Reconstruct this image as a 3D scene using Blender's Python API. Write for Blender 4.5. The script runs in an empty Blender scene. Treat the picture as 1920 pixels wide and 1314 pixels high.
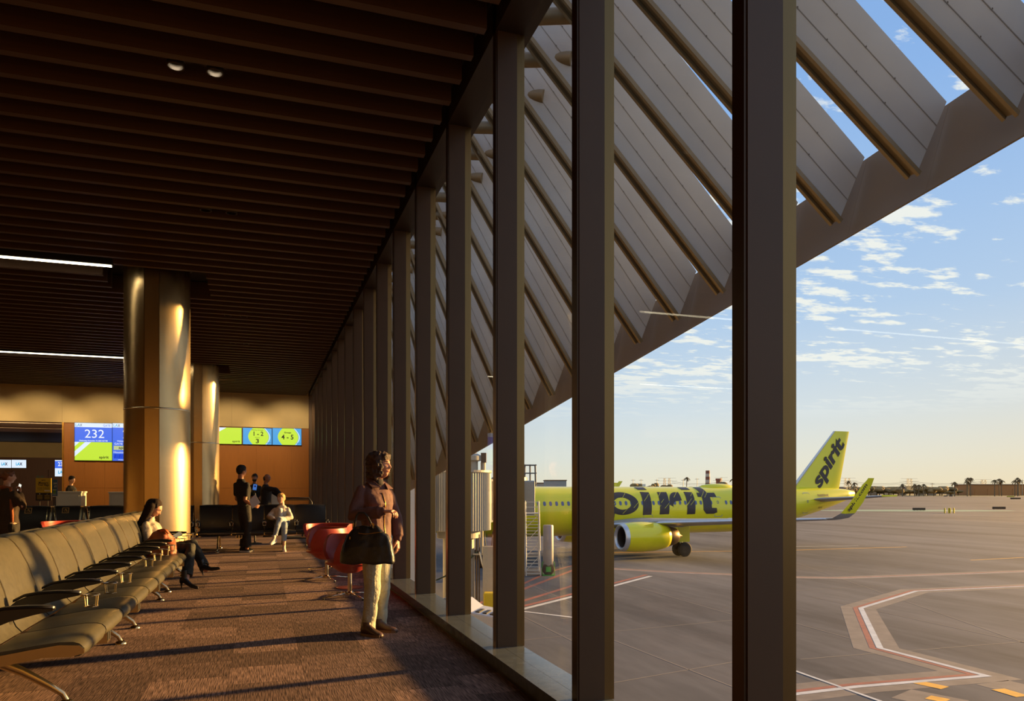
import bpy, bmesh, math, random
from math import sin, cos, pi, radians, sqrt, exp
from mathutils import Vector, Matrix, noise
random.seed(7)
sc = bpy.context.scene
COL = sc.collection
# ---------------------------------------------------------------- camera
F = 1395.0; TH = radians(18.66); CT, ST = cos(TH), sin(TH); H = 1.30; V0 = 918.0
cam_d = bpy.data.cameras.new('camera'); cam = bpy.data.objects.new('camera', cam_d); COL.objects.link(cam)
cam_d.sensor_width = 36; cam_d.lens = 36 * F / 1920; cam_d.shift_y = (V0 - 657) / 1920
cam_d.clip_start = 0.05; cam_d.clip_end = 6000
cam.location = (0, 0, H); cam.rotation_euler = (radians(90), 0, -TH)
sc.camera = cam
def at_D(u, v, D):
    lat = (u - 960) / F * D
    return Vector((lat * CT + D * ST, D * CT - lat * ST, H - (v - V0) / F * D))
def at_Y(u, v, Y): t = (u - 960) / F; return at_D(u, v, Y / (CT - t * ST))
def at_X(u, v, X): t = (u - 960) / F; return at_D(u, v, X / (ST + t * CT))
def at_Z(u, v, Z): return at_D(u, v, F * (H - Z) / (v - V0))
# ---------------------------------------------------------------- colour management, sampling
sc.view_settings.view_transform = 'Standard'; sc.view_settings.look = 'None'
sc.view_settings.exposure = 0.0; sc.view_settings.gamma = 1.0; sc.view_settings.use_curve_mapping = False
try:
    sc.cycles.use_denoising = True
    sc.cycles.max_bounces = 10; sc.cycles.diffuse_bounces = 5; sc.cycles.glossy_bounces = 4
    sc.cycles.transparent_max_bounces = 24; sc.cycles.transmission_bounces = 6
    sc.cycles.sample_clamp_indirect = 6.0; sc.cycles.caustics_reflective = False; sc.cycles.caustics_refractive = False
except Exception: pass
# ---------------------------------------------------------------- sun and sky
SUN_AZ, SUN_EL = radians(81), radians(9.0)
SD = Vector((sin(SUN_AZ) * cos(SUN_EL), cos(SUN_AZ) * cos(SUN_EL), sin(SUN_EL)))
sl = bpy.data.lights.new('sun', 'SUN'); sl.energy = 19.0; sl.color = (1.0, 0.56, 0.18); sl.angle = radians(2.6)
so = bpy.data.objects.new('sun', sl); COL.objects.link(so); so.rotation_euler = SD.to_track_quat('Z', 'Y').to_euler()
W = bpy.data.worlds.new('sky'); sc.world = W; W.use_nodes = True
nt = W.node_tree; nt.nodes.clear(); N = nt.nodes; L = nt.links
def wn(t, **k):
    n = N.new(t)
    for a, b in k.items(): setattr(n, a, b)
    return n
def wm(op, a, b=None, clamp=False):
    n = wn('ShaderNodeMath', operation=op, use_clamp=clamp)
    for i, x in enumerate((a, b)):
        if x is None: continue
        if isinstance(x, (int, float)): n.inputs[i].default_value = x
        else: L.new(x, n.inputs[i])
    return n.outputs[0]
tc = wn('ShaderNodeTexCoord'); sep = wn('ShaderNodeSeparateXYZ'); L.new(tc.outputs['Generated'], sep.inputs[0])
zz = sep.outputs[2]
ramp = wn('ShaderNodeValToRGB'); L.new(wm('MAXIMUM', zz, 0.0), ramp.inputs[0])
cr = ramp.color_ramp
stops = [(0.0, (.98, .92, .74)), (.04, (.90, .93, .88)), (.10, (.76, .87, .98)), (.22, (.50, .70, 1.0)), (.45, (.30, .52, .95)), (1.0, (.14, .28, .66))]
cr.elements[0].position = 0; cr.elements[0].color = (*stops[0][1], 1)
cr.elements[1].position = 1; cr.elements[1].color = (*stops[-1][1], 1)
for p, c in stops[1:-1]:
    e = cr.elements.new(p); e.color = (*c, 1)
dot = wn('ShaderNodeVectorMath', operation='DOT_PRODUCT'); L.new(tc.outputs['Generated'], dot.inputs[0]); dot.inputs[1].default_value = SD
ang = wm('ARCCOSINE', wm('MINIMUM', wm('MAXIMUM', dot.outputs['Value'], -1.0), 1.0))
g1 = wm('POWER', 2.718, wm('MULTIPLY', wm('MULTIPLY', ang, ang), -2.0))       # wide warm glow round the sun
g2 = wm('POWER', 2.718, wm('MULTIPLY', wm('MAXIMUM', zz, 0.0), -9.0))
glow = wm('MULTIPLY', g1, wm('ADD', wm('MULTIPLY', g2, 0.92), 0.03), clamp=True)
mixg = wn('ShaderNodeMixRGB'); L.new(glow, mixg.inputs[0]); L.new(ramp.outputs[0], mixg.inputs[1]); mixg.inputs[2].default_value = (1.05, .76, .42, 1)
# clouds: noise on a flat cloud layer far overhead
den = wm('ADD', wm('MAXIMUM', zz, 0.0), 0.06)
cx = wm('DIVIDE', sep.outputs[0], den); cy = wm('DIVIDE', sep.outputs[1], den)
comb = wn('ShaderNodeCombineXYZ'); L.new(cx, comb.inputs[0]); L.new(cy, comb.inputs[1])
mp = wn('ShaderNodeMapping'); L.new(comb.outputs[0], mp.inputs[0]); mp.inputs['Rotation'].default_value = (0, 0, radians(38)); mp.inputs['Scale'].default_value = (2.3, 4.2, 1); mp.inputs['Location'].default_value = (3.1, 1.7, 0)
nz = wn('ShaderNodeTexNoise'); nz.inputs['Scale'].default_value = 2.2; nz.inputs['Detail'].default_value = 8; nz.inputs['Roughness'].default_value = .62; L.new(mp.outputs[0], nz.inputs['Vector'])
nb = wn('ShaderNodeTexNoise'); nb.inputs['Scale'].default_value = .28; nb.inputs['Detail'].default_value = 2; L.new(mp.outputs[0], nb.inputs['Vector'])
cl = wm('ADD', nz.outputs[0], wm('MULTIPLY', wm('SUBTRACT', nb.outputs[0], .5), .9))
cm = wm('MULTIPLY', wm('SUBTRACT', cl, .50), 11.0, clamp=True)
fade = wm('MULTIPLY', wm('SUBTRACT', zz, .085), 14.0, clamp=True)
cfac = wm('MULTIPLY', wm('MULTIPLY', cm, fade), .92)
mixc = wn('ShaderNodeMixRGB'); L.new(cfac, mixc.inputs[0]); L.new(mixg.outputs[0], mixc.inputs[1]); mixc.inputs[2].default_value = (1.06, 1.04, .98, 1)
grd = wm('MULTIPLY', wm('MULTIPLY', zz, -1.0), 40.0, clamp=True)
mixb = wn('ShaderNodeMixRGB'); L.new(grd, mixb.inputs[0]); L.new(mixc.outputs[0], mixb.inputs[1]); mixb.inputs[2].default_value = (.20, .18, .16, 1)
bg = wn('ShaderNodeBackground'); L.new(mixb.outputs[0], bg.inputs[0]); bg.inputs[1].default_value = 1.0
ow = wn('ShaderNodeOutputWorld'); L.new(bg.outputs[0], ow.inputs[0])
# ---------------------------------------------------------------- helpers
def lin(c):
    return tuple((x / 255 / 12.92) if x / 255 <= .04045 else ((x / 255 + .055) / 1.055) ** 2.4 for x in c)
MATS = {}
def mat(name, col, rough=.6, metal=0.0, var=.0, vs=8.0, bump=0.0, bs=60.0, emit=0.0, spec=.5, stretch=None, sheen=0.0, aniso=0.0, col2=None, coat=0.0, coord='Object'):
    if name in MATS: return MATS[name]
    m = bpy.data.materials.new(name); m.use_nodes = True
    t = m.node_tree; p = t.nodes['Principled BSDF']
    p.inputs['Base Color'].default_value = (*col, 1); p.inputs['Roughness'].default_value = rough; p.inputs['Metallic'].default_value = metal
    p.inputs['Specular IOR Level'].default_value = spec
    if sheen: p.inputs['Sheen Weight'].default_value = sheen
    if aniso: p.inputs['Anisotropic'].default_value = aniso
    if coat: p.inputs['Coat Weight'].default_value = coat
    tcn = t.nodes.new('ShaderNodeTexCoord'); v = tcn.outputs[coord]
    if stretch:
        mpn = t.nodes.new('ShaderNodeMapping'); mpn.inputs['Scale'].default_value = stretch; t.links.new(v, mpn.inputs[0]); v = mpn.outputs[0]
    n = t.nodes.new('ShaderNodeTexNoise'); n.inputs['Scale'].default_value = vs; n.inputs['Detail'].default_value = 4; t.links.new(v, n.inputs['Vector'])
    if var or col2:
        r = t.nodes.new('ShaderNodeValToRGB'); e = r.color_ramp.elements
        a = col2 if col2 else tuple(x * (1 - var) for x in col); b = col if col2 else tuple(min(1, x * (1 + var)) for x in col)
        e[0].position = .35; e[0].color = (*a, 1); e[1].position = .65; e[1].color = (*b, 1)
        t.links.new(n.outputs[0], r.inputs[0]); t.links.new(r.outputs[0], p.inputs['Base Color'])
    if bump:
        n2 = t.nodes.new('ShaderNodeTexNoise'); n2.inputs['Scale'].default_value = bs; n2.inputs['Detail'].default_value = 3; t.links.new(v, n2.inputs['Vector'])
        bp = t.nodes.new('ShaderNodeBump'); bp.inputs['Strength'].default_value = bump; bp.inputs['Distance'].default_value = .01
        t.links.new(n2.outputs[0], bp.inputs['Height']); t.links.new(bp.outputs[0], p.inputs['Normal'])
    if emit:
        p.inputs['Base Color'].default_value = (0, 0, 0, 1)
        p.inputs['Emission Color'].default_value = (*col, 1); p.inputs['Emission Strength'].default_value = emit
    MATS[name] = m; return m
def M4(loc=(0, 0, 0), rz=0.0, rx=0.0, ry=0.0):
    return Matrix.Translation(loc) @ Matrix.Rotation(rz, 4, 'Z') @ Matrix.Rotation(ry, 4, 'Y') @ Matrix.Rotation(rx, 4, 'X')
def V(*a): return Vector(a)
def ruffle(me, fn):
    """push every vertex along its normal by fn(co)"""
    n = len(me.vertices); co = [0.0] * (3 * n); no = [0.0] * (3 * n)
    me.vertices.foreach_get('co', co); me.vertices.foreach_get('normal', no)
    for i in range(n):
        d = fn(Vector(co[3 * i:3 * i + 3]))
        for k in range(3): co[3 * i + k] += no[3 * i + k] * d
    me.vertices.foreach_set('co', co); me.update()
class B:
    """collects geometry, then links it as one mesh object"""
    def __init__(s): s.v = []; s.f = []
    def add(s, vs, fs, m=None):
        o = len(s.v)
        s.v += [tuple(m @ Vector(p)) if m is not None else tuple(p) for p in vs]
        s.f += [tuple(i + o for i in f) for f in fs]; return s
    def box(s, x0, x1, y0, y1, z0, z1, m=None):
        return s.add([(x0, y0, z0), (x1, y0, z0), (x1, y1, z0), (x0, y1, z0), (x0, y0, z1), (x1, y0, z1), (x1, y1, z1), (x0, y1, z1)],
                     [(0, 3, 2, 1), (4, 5, 6, 7), (0, 1, 5, 4), (1, 2, 6, 5), (2, 3, 7, 6), (3, 0, 4, 7)], m)
    def rings(s, rs, cap=True, closed=True, m=None):
        n = len(rs[0]); vs = [p for r in rs for p in r]; fs = []
        for i in range(len(rs) - 1):
            for j in range(n if closed else n - 1):
                a = i * n + j; b = i * n + (j + 1) % n
                fs.append((a, b, b + n, a + n))
        if cap: fs.append(tuple(range(n - 1, -1, -1))); fs.append(tuple((len(rs) - 1) * n + k for k in range(n)))
        return s.add(vs, fs, m)
    def lathe(s, prof, n=16, m=None, cap=True):
        return s.rings([[(r * cos(2 * pi * k / n), r * sin(2 * pi * k / n), z) for k in range(n)] for r, z in prof], cap, True, m)
    def cyl(s, p0, p1, r, n=10, r2=None, cap=True):
        return s.tube([(p0, r), (p1, r if r2 is None else r2)], n, cap)
    def tube(s, pr, n=10, cap=True, side=None, m=None):
        """pr: list of (point, r) or (point, (ra, rb)); side = reference vector for ra"""
        P = [Vector(p) for p, _ in pr]; rs = []
        ref = None
        for i, (p, r) in enumerate(pr):
            t = (P[min(i + 1, len(P) - 1)] - P[max(i - 1, 0)])
            if t.length < 1e-9: t = Vector((0, 0, 1))
            t.normalize()
            if ref is None: ref = Vector(side) if side is not None else (Vector((1, 0, 0)) if abs(t.x) < .8 else Vector((0, 1, 0)))
            elif side is not None: ref = Vector(side)
            a = ref - t * ref.dot(t)
            if a.length < 1e-6: a = t.orthogonal()
            a.normalize(); b = t.cross(a)
            if side is None: ref = a
            ra, rb = (r, r) if not isinstance(r, (tuple, list)) else r
            rs.append([tuple(P[i] + a * ra * cos(2 * pi * k / n) + b * rb * sin(2 * pi * k / n)) for k in range(n)])
        return s.rings(rs, cap, True, m)
    def caps(s, pr, n=10, side=None):
        """tube with rounded ends (limbs)"""
        P = [(Vector(p), r) for p, r in pr]
        def sc_(r, k): return r * k if not isinstance(r, (tuple, list)) else (r[0] * k, r[1] * k)
        def mx(r): return r if not isinstance(r, (tuple, list)) else min(r)
        d0 = (P[0][0] - P[1][0]).normalized(); d1 = (P[-1][0] - P[-2][0]).normalized(); o = []
        for a in (80, 50, 25): o.append((P[0][0] + d0 * mx(P[0][1]) * sin(radians(a)), sc_(P[0][1], cos(radians(a)))))
        o += P
        for a in (25, 50, 80): o.append((P[-1][0] + d1 * mx(P[-1][1]) * sin(radians(a)), sc_(P[-1][1], cos(radians(a)))))
        return s.tube(o, n, True, side)
    def ball(s, c, r, n=14, m=12, mt=None):
        r = (r, r, r) if not isinstance(r, (tuple, list)) else r
        rs = []
        for i in range(1, m):
            a = pi * i / m - pi / 2
            rs.append([(c[0] + r[0] * cos(a) * cos(2 * pi * k / n), c[1] + r[1] * cos(a) * sin(2 * pi * k / n), c[2] + r[2] * sin(a)) for k in range(n)])
        return s.rings(rs, True, True, mt)
    def prism(s, poly, h0, h1, axis='z', m=None):
        """poly 2D extruded along an axis"""
        def P(a, b, h): return {'z': (a, b, h), 'y': (a, h, b), 'x': (h, a, b)}[axis]
        n = len(poly); vs = [P(a, b, h0) for a, b in poly] + [P(a, b, h1) for a, b in poly]
        fs = [tuple(range(n)), tuple(range(2 * n - 1, n - 1, -1))] + [(i, i + n, (i + 1) % n + n, (i + 1) % n) for i in range(n)]
        return s.add(vs, fs, m)
    def quad(s, a, b, c, d, th=0.0):
        a, b, c, d = map(Vector, (a, b, c, d)); n = (b - a).cross(d - a).normalized() * th
        if not th: return s.add([a, b, c, d], [(0, 1, 2, 3)])
        return s.add([a, b, c, d, a + n, b + n, c + n, d + n], [(3, 2, 1, 0), (4, 5, 6, 7), (0, 1, 5, 4), (1, 2, 6, 5), (2, 3, 7, 6), (3, 0, 4, 7)])
    def data(s, name, smooth=False):
        me = bpy.data.meshes.new(name); me.from_pydata(s.v, [], s.f)
        b = bmesh.new(); b.from_mesh(me); bmesh.ops.recalc_face_normals(b, faces=b.faces); b.to_mesh(me); b.free()
        if smooth: me.shade_smooth()
        return me
    def obj(s, name, m=None, parent=None, smooth=False, bevel=0.0, seg=2, loc=None, auto=None):
        me = s.data(name, smooth); o = bpy.data.objects.new(name, me); COL.objects.link(o)
        if m: me.materials.append(m)
        if parent: o.parent = parent
        if loc is not None: o.location = loc
        if bevel:
            md = o.modifiers.new('bevel', 'BEVEL'); md.width = bevel; md.segments = seg; md.limit_method = 'ANGLE'; md.angle_limit = radians(35)
        if auto:
            me.shade_smooth()
            try: me.set_sharp_from_angle(angle=radians(auto))
            except Exception: pass
        return o
def tag(o, label=None, cat=None, group=None, kind=None):
    if label: o['label'] = label
    if cat: o['category'] = cat
    if group: o['group'] = group
    if kind: o['kind'] = kind
    return o
def empty(name, loc=(0, 0, 0), rz=0.0, label=None, cat=None, group=None, kind=None):
    o = bpy.data.objects.new(name, None); o.empty_display_size = .1; COL.objects.link(o); o.location = loc; o.rotation_euler = (0, 0, rz)
    return tag(o, label, cat, group, kind)
def kids(o): return [c for c in bpy.data.objects if c.parent == o]
def copy_tree(o, parent=None, table=None):
    if table is None:
        table = {}
        for c in bpy.data.objects:
            if c.parent: table.setdefault(c.parent.name, []).append(c)
    c = o.copy(); COL.objects.link(c); c.parent = parent
    for ch in table.get(o.name, []): copy_tree(ch, c, table)
    return c
TMP = bpy.data.scenes.new('workbench')
def evaluated_mesh(o):
    """evaluate one object alone in an empty scene, which keeps the script quick"""
    TMP.collection.objects.link(o)
    with bpy.context.temp_override(scene=TMP, view_layer=TMP.view_layers[0]):
        dg = bpy.context.evaluated_depsgraph_get(); me = bpy.data.meshes.new_from_object(o.evaluated_get(dg))
    TMP.collection.objects.unlink(o); return me
def bake(o):
    """apply an object's modifiers (remeshes) once"""
    par = o.parent; o.parent = None; COL.objects.unlink(o)
    me = evaluated_mesh(o); COL.objects.link(o); o.parent = par
    o.modifiers.clear(); o.data = me; me.name = o.name; return o
def remesh(o, vox, smooth=3, fac=.5):
    r = o.modifiers.new('r', 'REMESH'); r.mode = 'VOXEL'; r.voxel_size = vox; r.use_smooth_shade = True
    if smooth:
        s_ = o.modifiers.new('s', 'SMOOTH'); s_.factor = fac; s_.iterations = smooth
    bake(o); o.data.shade_smooth(); return o
def text(body, size, m, parent=None, mtx=None, bold=0.0, depth=.002, shear=0.0, name='lettering', align='CENTER', fit=None, ret_mesh=False, space=1.0):
    cu = bpy.data.curves.new('t', 'FONT'); cu.body = body; cu.size = size; cu.offset = bold; cu.extrude = depth; cu.shear = shear
    cu.align_x = align; cu.align_y = 'CENTER'; cu.resolution_u = 3; cu.space_character = space
    o = bpy.data.objects.new('t', cu); me = evaluated_mesh(o)
    bpy.data.objects.remove(o); me.materials.clear()
    if fit and len(me.vertices):
        xs = [v.co.x for v in me.vertices]; w = max(xs) - min(xs); cxx = (max(xs) + min(xs)) / 2
        ys = [v.co.y for v in me.vertices]; h = max(ys) - min(ys); cyy = (max(ys) + min(ys)) / 2
        for v in me.vertices: v.co.x = (v.co.x - cxx) * fit[0] / w; v.co.y = (v.co.y - cyy) * fit[1] / h
    if m: me.materials.append(m)
    me.name = name
    if ret_mesh: return me
    o = bpy.data.objects.new(name, me); COL.objects.link(o)
    if parent: o.parent = parent
    if mtx is not None: o.matrix_local = mtx
    return o
# ================================================================ materials of the building
m_mull = mat('bronze_anodised', lin((62, 42, 22)), .38, .5, .05, 3)
m_mull_face = mat('bronze_satin', lin((74, 52, 30)), .5, .15, .05, 3)
m_cap = mat('glazing_cap', lin((120, 96, 60)), .3, .8)
m_beam = mat('bronze_beam', lin((48, 36, 24)), .5, .2, .05)
m_baffle = mat('walnut_baffle', lin((78, 52, 30)), .5, 0, .12, 3, stretch=(.4, 6, 6))
m_ceil = mat('ceiling_black', (.012, .010, .008), .9)
m_stone = mat('sill_stone', lin((92, 98, 102)), .16, 0, .16, 14, .02, 40, spec=.5)
m_kerb = mat('kerb_dark', lin((40, 30, 22)), .6)
m_cream = mat('wall_cream', lin((205, 178, 120)), .6, 0, .04, 2)
m_wood = mat('wood_panel', lin((150, 92, 34)), .42, 0, .12, 9, stretch=(14, 1, .25), spec=.4)
m_wood_d = mat('wood_panel_dark', lin((110, 66, 36)), .5, 0, .12, 9, stretch=(14, 1, .25))
m_trim = mat('brass_trim', lin((190, 140, 60)), .3, .8)
m_colmetal = mat('brushed_bronze_steel', lin((214, 186, 140)), .27, 1.0, .04, 6, .05, 90, stretch=(1, 1, 40), aniso=.5)
m_white = mat('white_paint', lin((225, 220, 205)), .5)
m_black = mat('black_paint', (.01, .01, .01), .5)
m_chrome = mat('polished_aluminium', lin((215, 205, 185)), .16, 1.0, .03)
# glass: clear pane that mirrors a little at grazing angles
mg = bpy.data.materials.new('clear_glass'); mg.use_nodes = True; t = mg.node_tree; t.nodes.clear()
gt = t.nodes.new('ShaderNodeBsdfTransparent'); gt.inputs[0].default_value = (.93, .95, .94, 1)
gg = t.nodes.new('ShaderNodeBsdfGlossy'); gg.inputs['Roughness'].default_value = .0
gl_ = t.nodes.new('ShaderNodeLayerWeight'); gl_.inputs['Blend'].default_value = .5
gp = t.nodes.new('ShaderNodeMath'); gp.operation = 'POWER'; gp.inputs[1].default_value = 5.0; t.links.new(gl_.outputs['Facing'], gp.inputs[0])
gf = t.nodes.new('ShaderNodeMath'); gf.operation = 'MULTIPLY_ADD'; gf.inputs[1].default_value = .4; gf.inputs[2].default_value = .012; t.links.new(gp.outputs[0], gf.inputs[0])
gx = t.nodes.new('ShaderNodeMixShader'); go_ = t.nodes.new('ShaderNodeOutputMaterial')
t.links.new(gf.outputs[0], gx.inputs[0]); t.links.new(gt.outputs[0], gx.inputs[1]); t.links.new(gg.outputs[0], gx.inputs[2]); t.links.new(gx.outputs[0], go_.inputs[0])
# carpet: fine ribs along the hall
def carpet(name, k):
    m = bpy.data.materials.new(name); m.use_nodes = True; t = m.node_tree; p = t.nodes['Principled BSDF']
    p.inputs['Roughness'].default_value = .95; p.inputs['Specular IOR Level'].default_value = .15; p.inputs['Sheen Weight'].default_value = 0
    tc_ = t.nodes.new('ShaderNodeTexCoord'); mp_ = t.nodes.new('ShaderNodeMapping'); mp_.inputs['Scale'].default_value = (160, 7, 1); mp_.inputs['Location'].default_value = (k * 13.7, k * 3.1, 0)
    n_ = t.nodes.new('ShaderNodeTexNoise'); n_.inputs['Scale'].default_value = 1.0; n_.inputs['Detail'].default_value = 3
    t.links.new(tc_.outputs['Object'], mp_.inputs[0]); t.links.new(mp_.outputs[0], n_.inputs['Vector'])
    r_ = t.nodes.new('ShaderNodeValToRGB'); e = r_.color_ramp.elements; g = (.72, 1.0, 1.34, .88)[k]
    e[0].position = .36; e[0].color = (.072 * g, .043 * g, .033 * g, 1); e[1].position = .66; e[1].color = (.29 * g, .178 * g, .138 * g, 1)
    t.links.new(n_.outputs[0], r_.inputs[0]); t.links.new(r_.outputs[0], p.inputs['Base Color'])
    b_ = t.nodes.new('ShaderNodeBump'); b_.inputs['Strength'].default_value = .5; b_.inputs['Distance'].default_value = .004
    t.links.new(n_.outputs[0], b_.inputs['Height']); t.links.new(b_.outputs[0], p.inputs['Normal']); return m
m_carpet = [carpet('carpet_tile_%d' % k, k) for k in range(4)]
# ================================================================ the setting: floor
YB = 28.6; XL = -24.0; YF = -3.0; ZB = 4.74
fl = B(); fl.box(XL, 1.62, YF, 46, -.30, -.004)
floor = tag(fl.obj('floor', m_carpet[1]), kind='structure')
xs = [-2.21 + .5 * i for i in range(8)] + [1.60]
k = 0
tile_data = {}
for i in range(len(xs) - 1):
    for j in range(33):
        y0 = 2.3 + .5 * j + (.25 if i % 2 else 0); w = xs[i + 1] - xs[i]
        key = (round(w, 2), (i * 7 + j * 5 + (i * j) % 3) % 4)
        if key not in tile_data:
            b = B(); b.box(.0008, w - .0008, .0008, .4992, -.004, 0.0); me = b.data('carpet_tile'); me.materials.append(m_carpet[key[1]]); tile_data[key] = me
        o = bpy.data.objects.new('carpet_tile', tile_data[key]); COL.objects.link(o); o.parent = floor; o.location = (xs[i], y0, 0)
# ceiling slab and baffles
ce = B(); ce.box(XL, 1.69, YF, YB, 5.06, 5.2); ceiling = tag(ce.obj('ceiling', m_ceil), kind='structure')
COLS = [(-1.62, 13.55), (-1.62, 22.75)]
b = B(); b.box(0, 1, 0, .078, 0, .30); bd = b.data('baffle'); bd.materials.append(m_baffle)
def baffle(x0, x1, y):
    o = bpy.data.objects.new('baffle', bd); COL.objects.link(o); o.parent = ceiling; o.location = (x0, y, ZB); o.scale = (x1 - x0, 1, 1)
SLOTS = [12.84, 21.66]      # where the long lamps sit
for j in range(-8, 63):
    y = 5.40 + .367 * j - .078
    if y > YB - .1: break
    cut = None
    for cx_, cy_ in COLS:
        if abs(y + .04 - cy_) < .84: cut = (cx_ - .78, cx_ + .78)
    lamp = any(abs(y - s_) < .2 for s_ in SLOTS)
    if cut: baffle(XL, cut[0], y) if not lamp else None; baffle(cut[1], 1.60, y)
    else: baffle(XL if not lamp else -2.13, 1.60, y)
# walls
wl = B(); wl.box(XL - .2, XL, YF, 46, 0, 5.2); tag(wl.obj('wall_left', m_cream), kind='structure')
wf = B(); wf.box(XL, 2.1, YF - .2, YF, 0, 5.2); tag(wf.obj('wall_front', m_cream), kind='structure')
XP = at_Y(116.5, 918, YB).x                      # jamb of the wide opening
wb = B(); wb.box(XP, 2.0, YB + .03, YB + .25, 0, 5.2); wb.box(XL, XP, YB + .03, YB + .25, 3.56, 5.2)
wall_back = tag(wb.obj('wall_back', m_wood_d), kind='structure')
def panels(x0, x1, z0, z1, n, m, name, par, y=None, gap=.003):
    y = YB if y is None else y
    w = (x1 - x0) / n; b = B(); b.box(gap / 2, w - gap / 2, 0, .03, gap / 2, z1 - z0 - gap / 2); me = b.data(name); me.materials.append(m)
    for i in range(n):
        o = bpy.data.objects.new(name, me); COL.objects.link(o); o.parent = par; o.location = (x0 + i * w, y, z0)
panels(XP, 1.69, 3.57, 5.06, 3, m_cream, 'cream_panel', wall_back); panels(XL, XP, 3.57, 5.06, 6, m_cream, 'cream_panel', wall_back)
panels(XP + .05, 1.69, 1.36, 3.56, 13, m_wood, 'wood_panel', wall_back); panels(XP + .05, 1.69, .1, 1.355, 13, m_wood, 'wood_panel', wall_back)
b = B(); b.box(XP, XP + .05, YB - .02, YB + .25, 0, 3.57); b.obj('jamb_trim', m_trim, wall_back)
b = B(); b.box(XP + .05, 1.69, YB - .01, YB + .03, 0, .1); tag(b.obj('baseboard_back', m_kerb), kind='structure')
# room beyond the opening
b = B(); b.box(XL, XP + 6, 45.5, 45.7, 0, 3.1); wall_far = tag(b.obj('wall_far', m_wood_d), kind='structure')
b = B(); b.box(XL, XP + 6, 45.4, 45.7, 3.0, 3.9); b.obj('cream_panel', m_cream, wall_far)
b = B(); b.box(XP + .25, XP + .3, YB + .25, 45.5, 0, 3.8); tag(b.obj('wall_passage', m_wood_d), kind='structure')
ceil2 = tag(B().box(XL, XP + .3, YB + .25, 45.6, 3.8, 3.9).obj('ceiling_passage', mat('passage_ceiling', lin((70, 62, 50)), .7)), kind='structure')
m_band = mat('light_ceiling_panel', lin((170, 150, 120)), .55)
for yy, w in ((29.5, 1.6), (31.6, 2.0), (34.2, 2.2)):
    B().box(XL, XP + .2, yy, yy + w, 3.74, 3.8).obj('ceiling_panel', m_band, ceil2)
# ================================================================ glazed wall
wall_right = empty('wall_right', kind='structure')
XM, XG, S, Y1 = 1.697, 1.853, 1.526, 2.40
SILL, HEAD = .105, 4.776
b = B(); b.box(XM, XG, 0, .085, SILL, HEAD + .5); bmull = b.data('mullion'); bmull.materials.append(m_mull_face)
b = B(); b.box(XG, XG + .06, .0, .018, SILL, HEAD); b.box(XG, XG + .06, .067, .085, SILL, HEAD); b.box(XG + .006, XG + .03, .018, .067, SILL, HEAD)
bcap = b.data('glazing_frame'); bcap.materials.append(m_cap)
b = B(); b.box(XM - .012, XM, .006, .079, SILL, HEAD + .5); bfl = b.data('mullion_nose'); bfl.materials.append(m_mull)
NB = range(-4, 18)
for i in NB:
    y = Y1 + S * i - .085
    if y > YB - .1: break
    mu = bpy.data.objects.new('mullion', bmull); COL.objects.link(mu); mu.parent = wall_right; mu.location = (0, y, 0)
    for d_, nm in ((bcap, 'glazing_frame'), (bfl, 'mullion_nose')):
        o = bpy.data.objects.new(nm, d_); COL.objects.link(o); o.parent = mu
    nb_ = B(); y1 = min(y + S, YB); nb_.box(XG + .03, XG + .045, y + .04, y1 + .03, SILL - .01, HEAD + .02)
    tag(nb_.obj('window_%d' % (i + 5), mg), kind='structure')
b = B(); b.box(XM - .012, XG + .08, YF, YB, HEAD, HEAD + .32); b.obj('head_beam', m_beam, wall_right)
b = B(); b.box(XM - .03, XM - .0121, YF, YB, ZB + .30, 5.2); b.obj('ceiling_edge_strip', m_beam, wall_right)
b = B(); b.box(XG - .25, XG + .3, YF, YB, HEAD + .32, 5.9); b.obj('roof_edge', m_beam, wall_right)
for i in range(-2, 10):                                  # sill stones, inner and outer course
    y0 = 2.07 + 3.052 * i
    y1 = min(y0 + 3.052, YB)
    if y0 > YB: break
    B().box(1.59, 1.745, y0 + .002, y1 - .002, 0.03, SILL).obj('sill_stone', m_stone, wall_right)
    B().box(1.747, 1.90, y0 + .002, y1 - .002, 0.03, SILL).obj('sill_stone', m_stone, wall_right)
B().box(1.60, 1.90, YF, YB, -.3, 0.03).obj('sill_kerb', m_kerb, wall_right)
# floor slab edge and facade below the glass
B().box(1.9, 2.05, YF, 46, -4.2, .0).obj('slab_facade', mat('facade_panel', lin((150, 146, 138)), .6, .1), wall_right)
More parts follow.
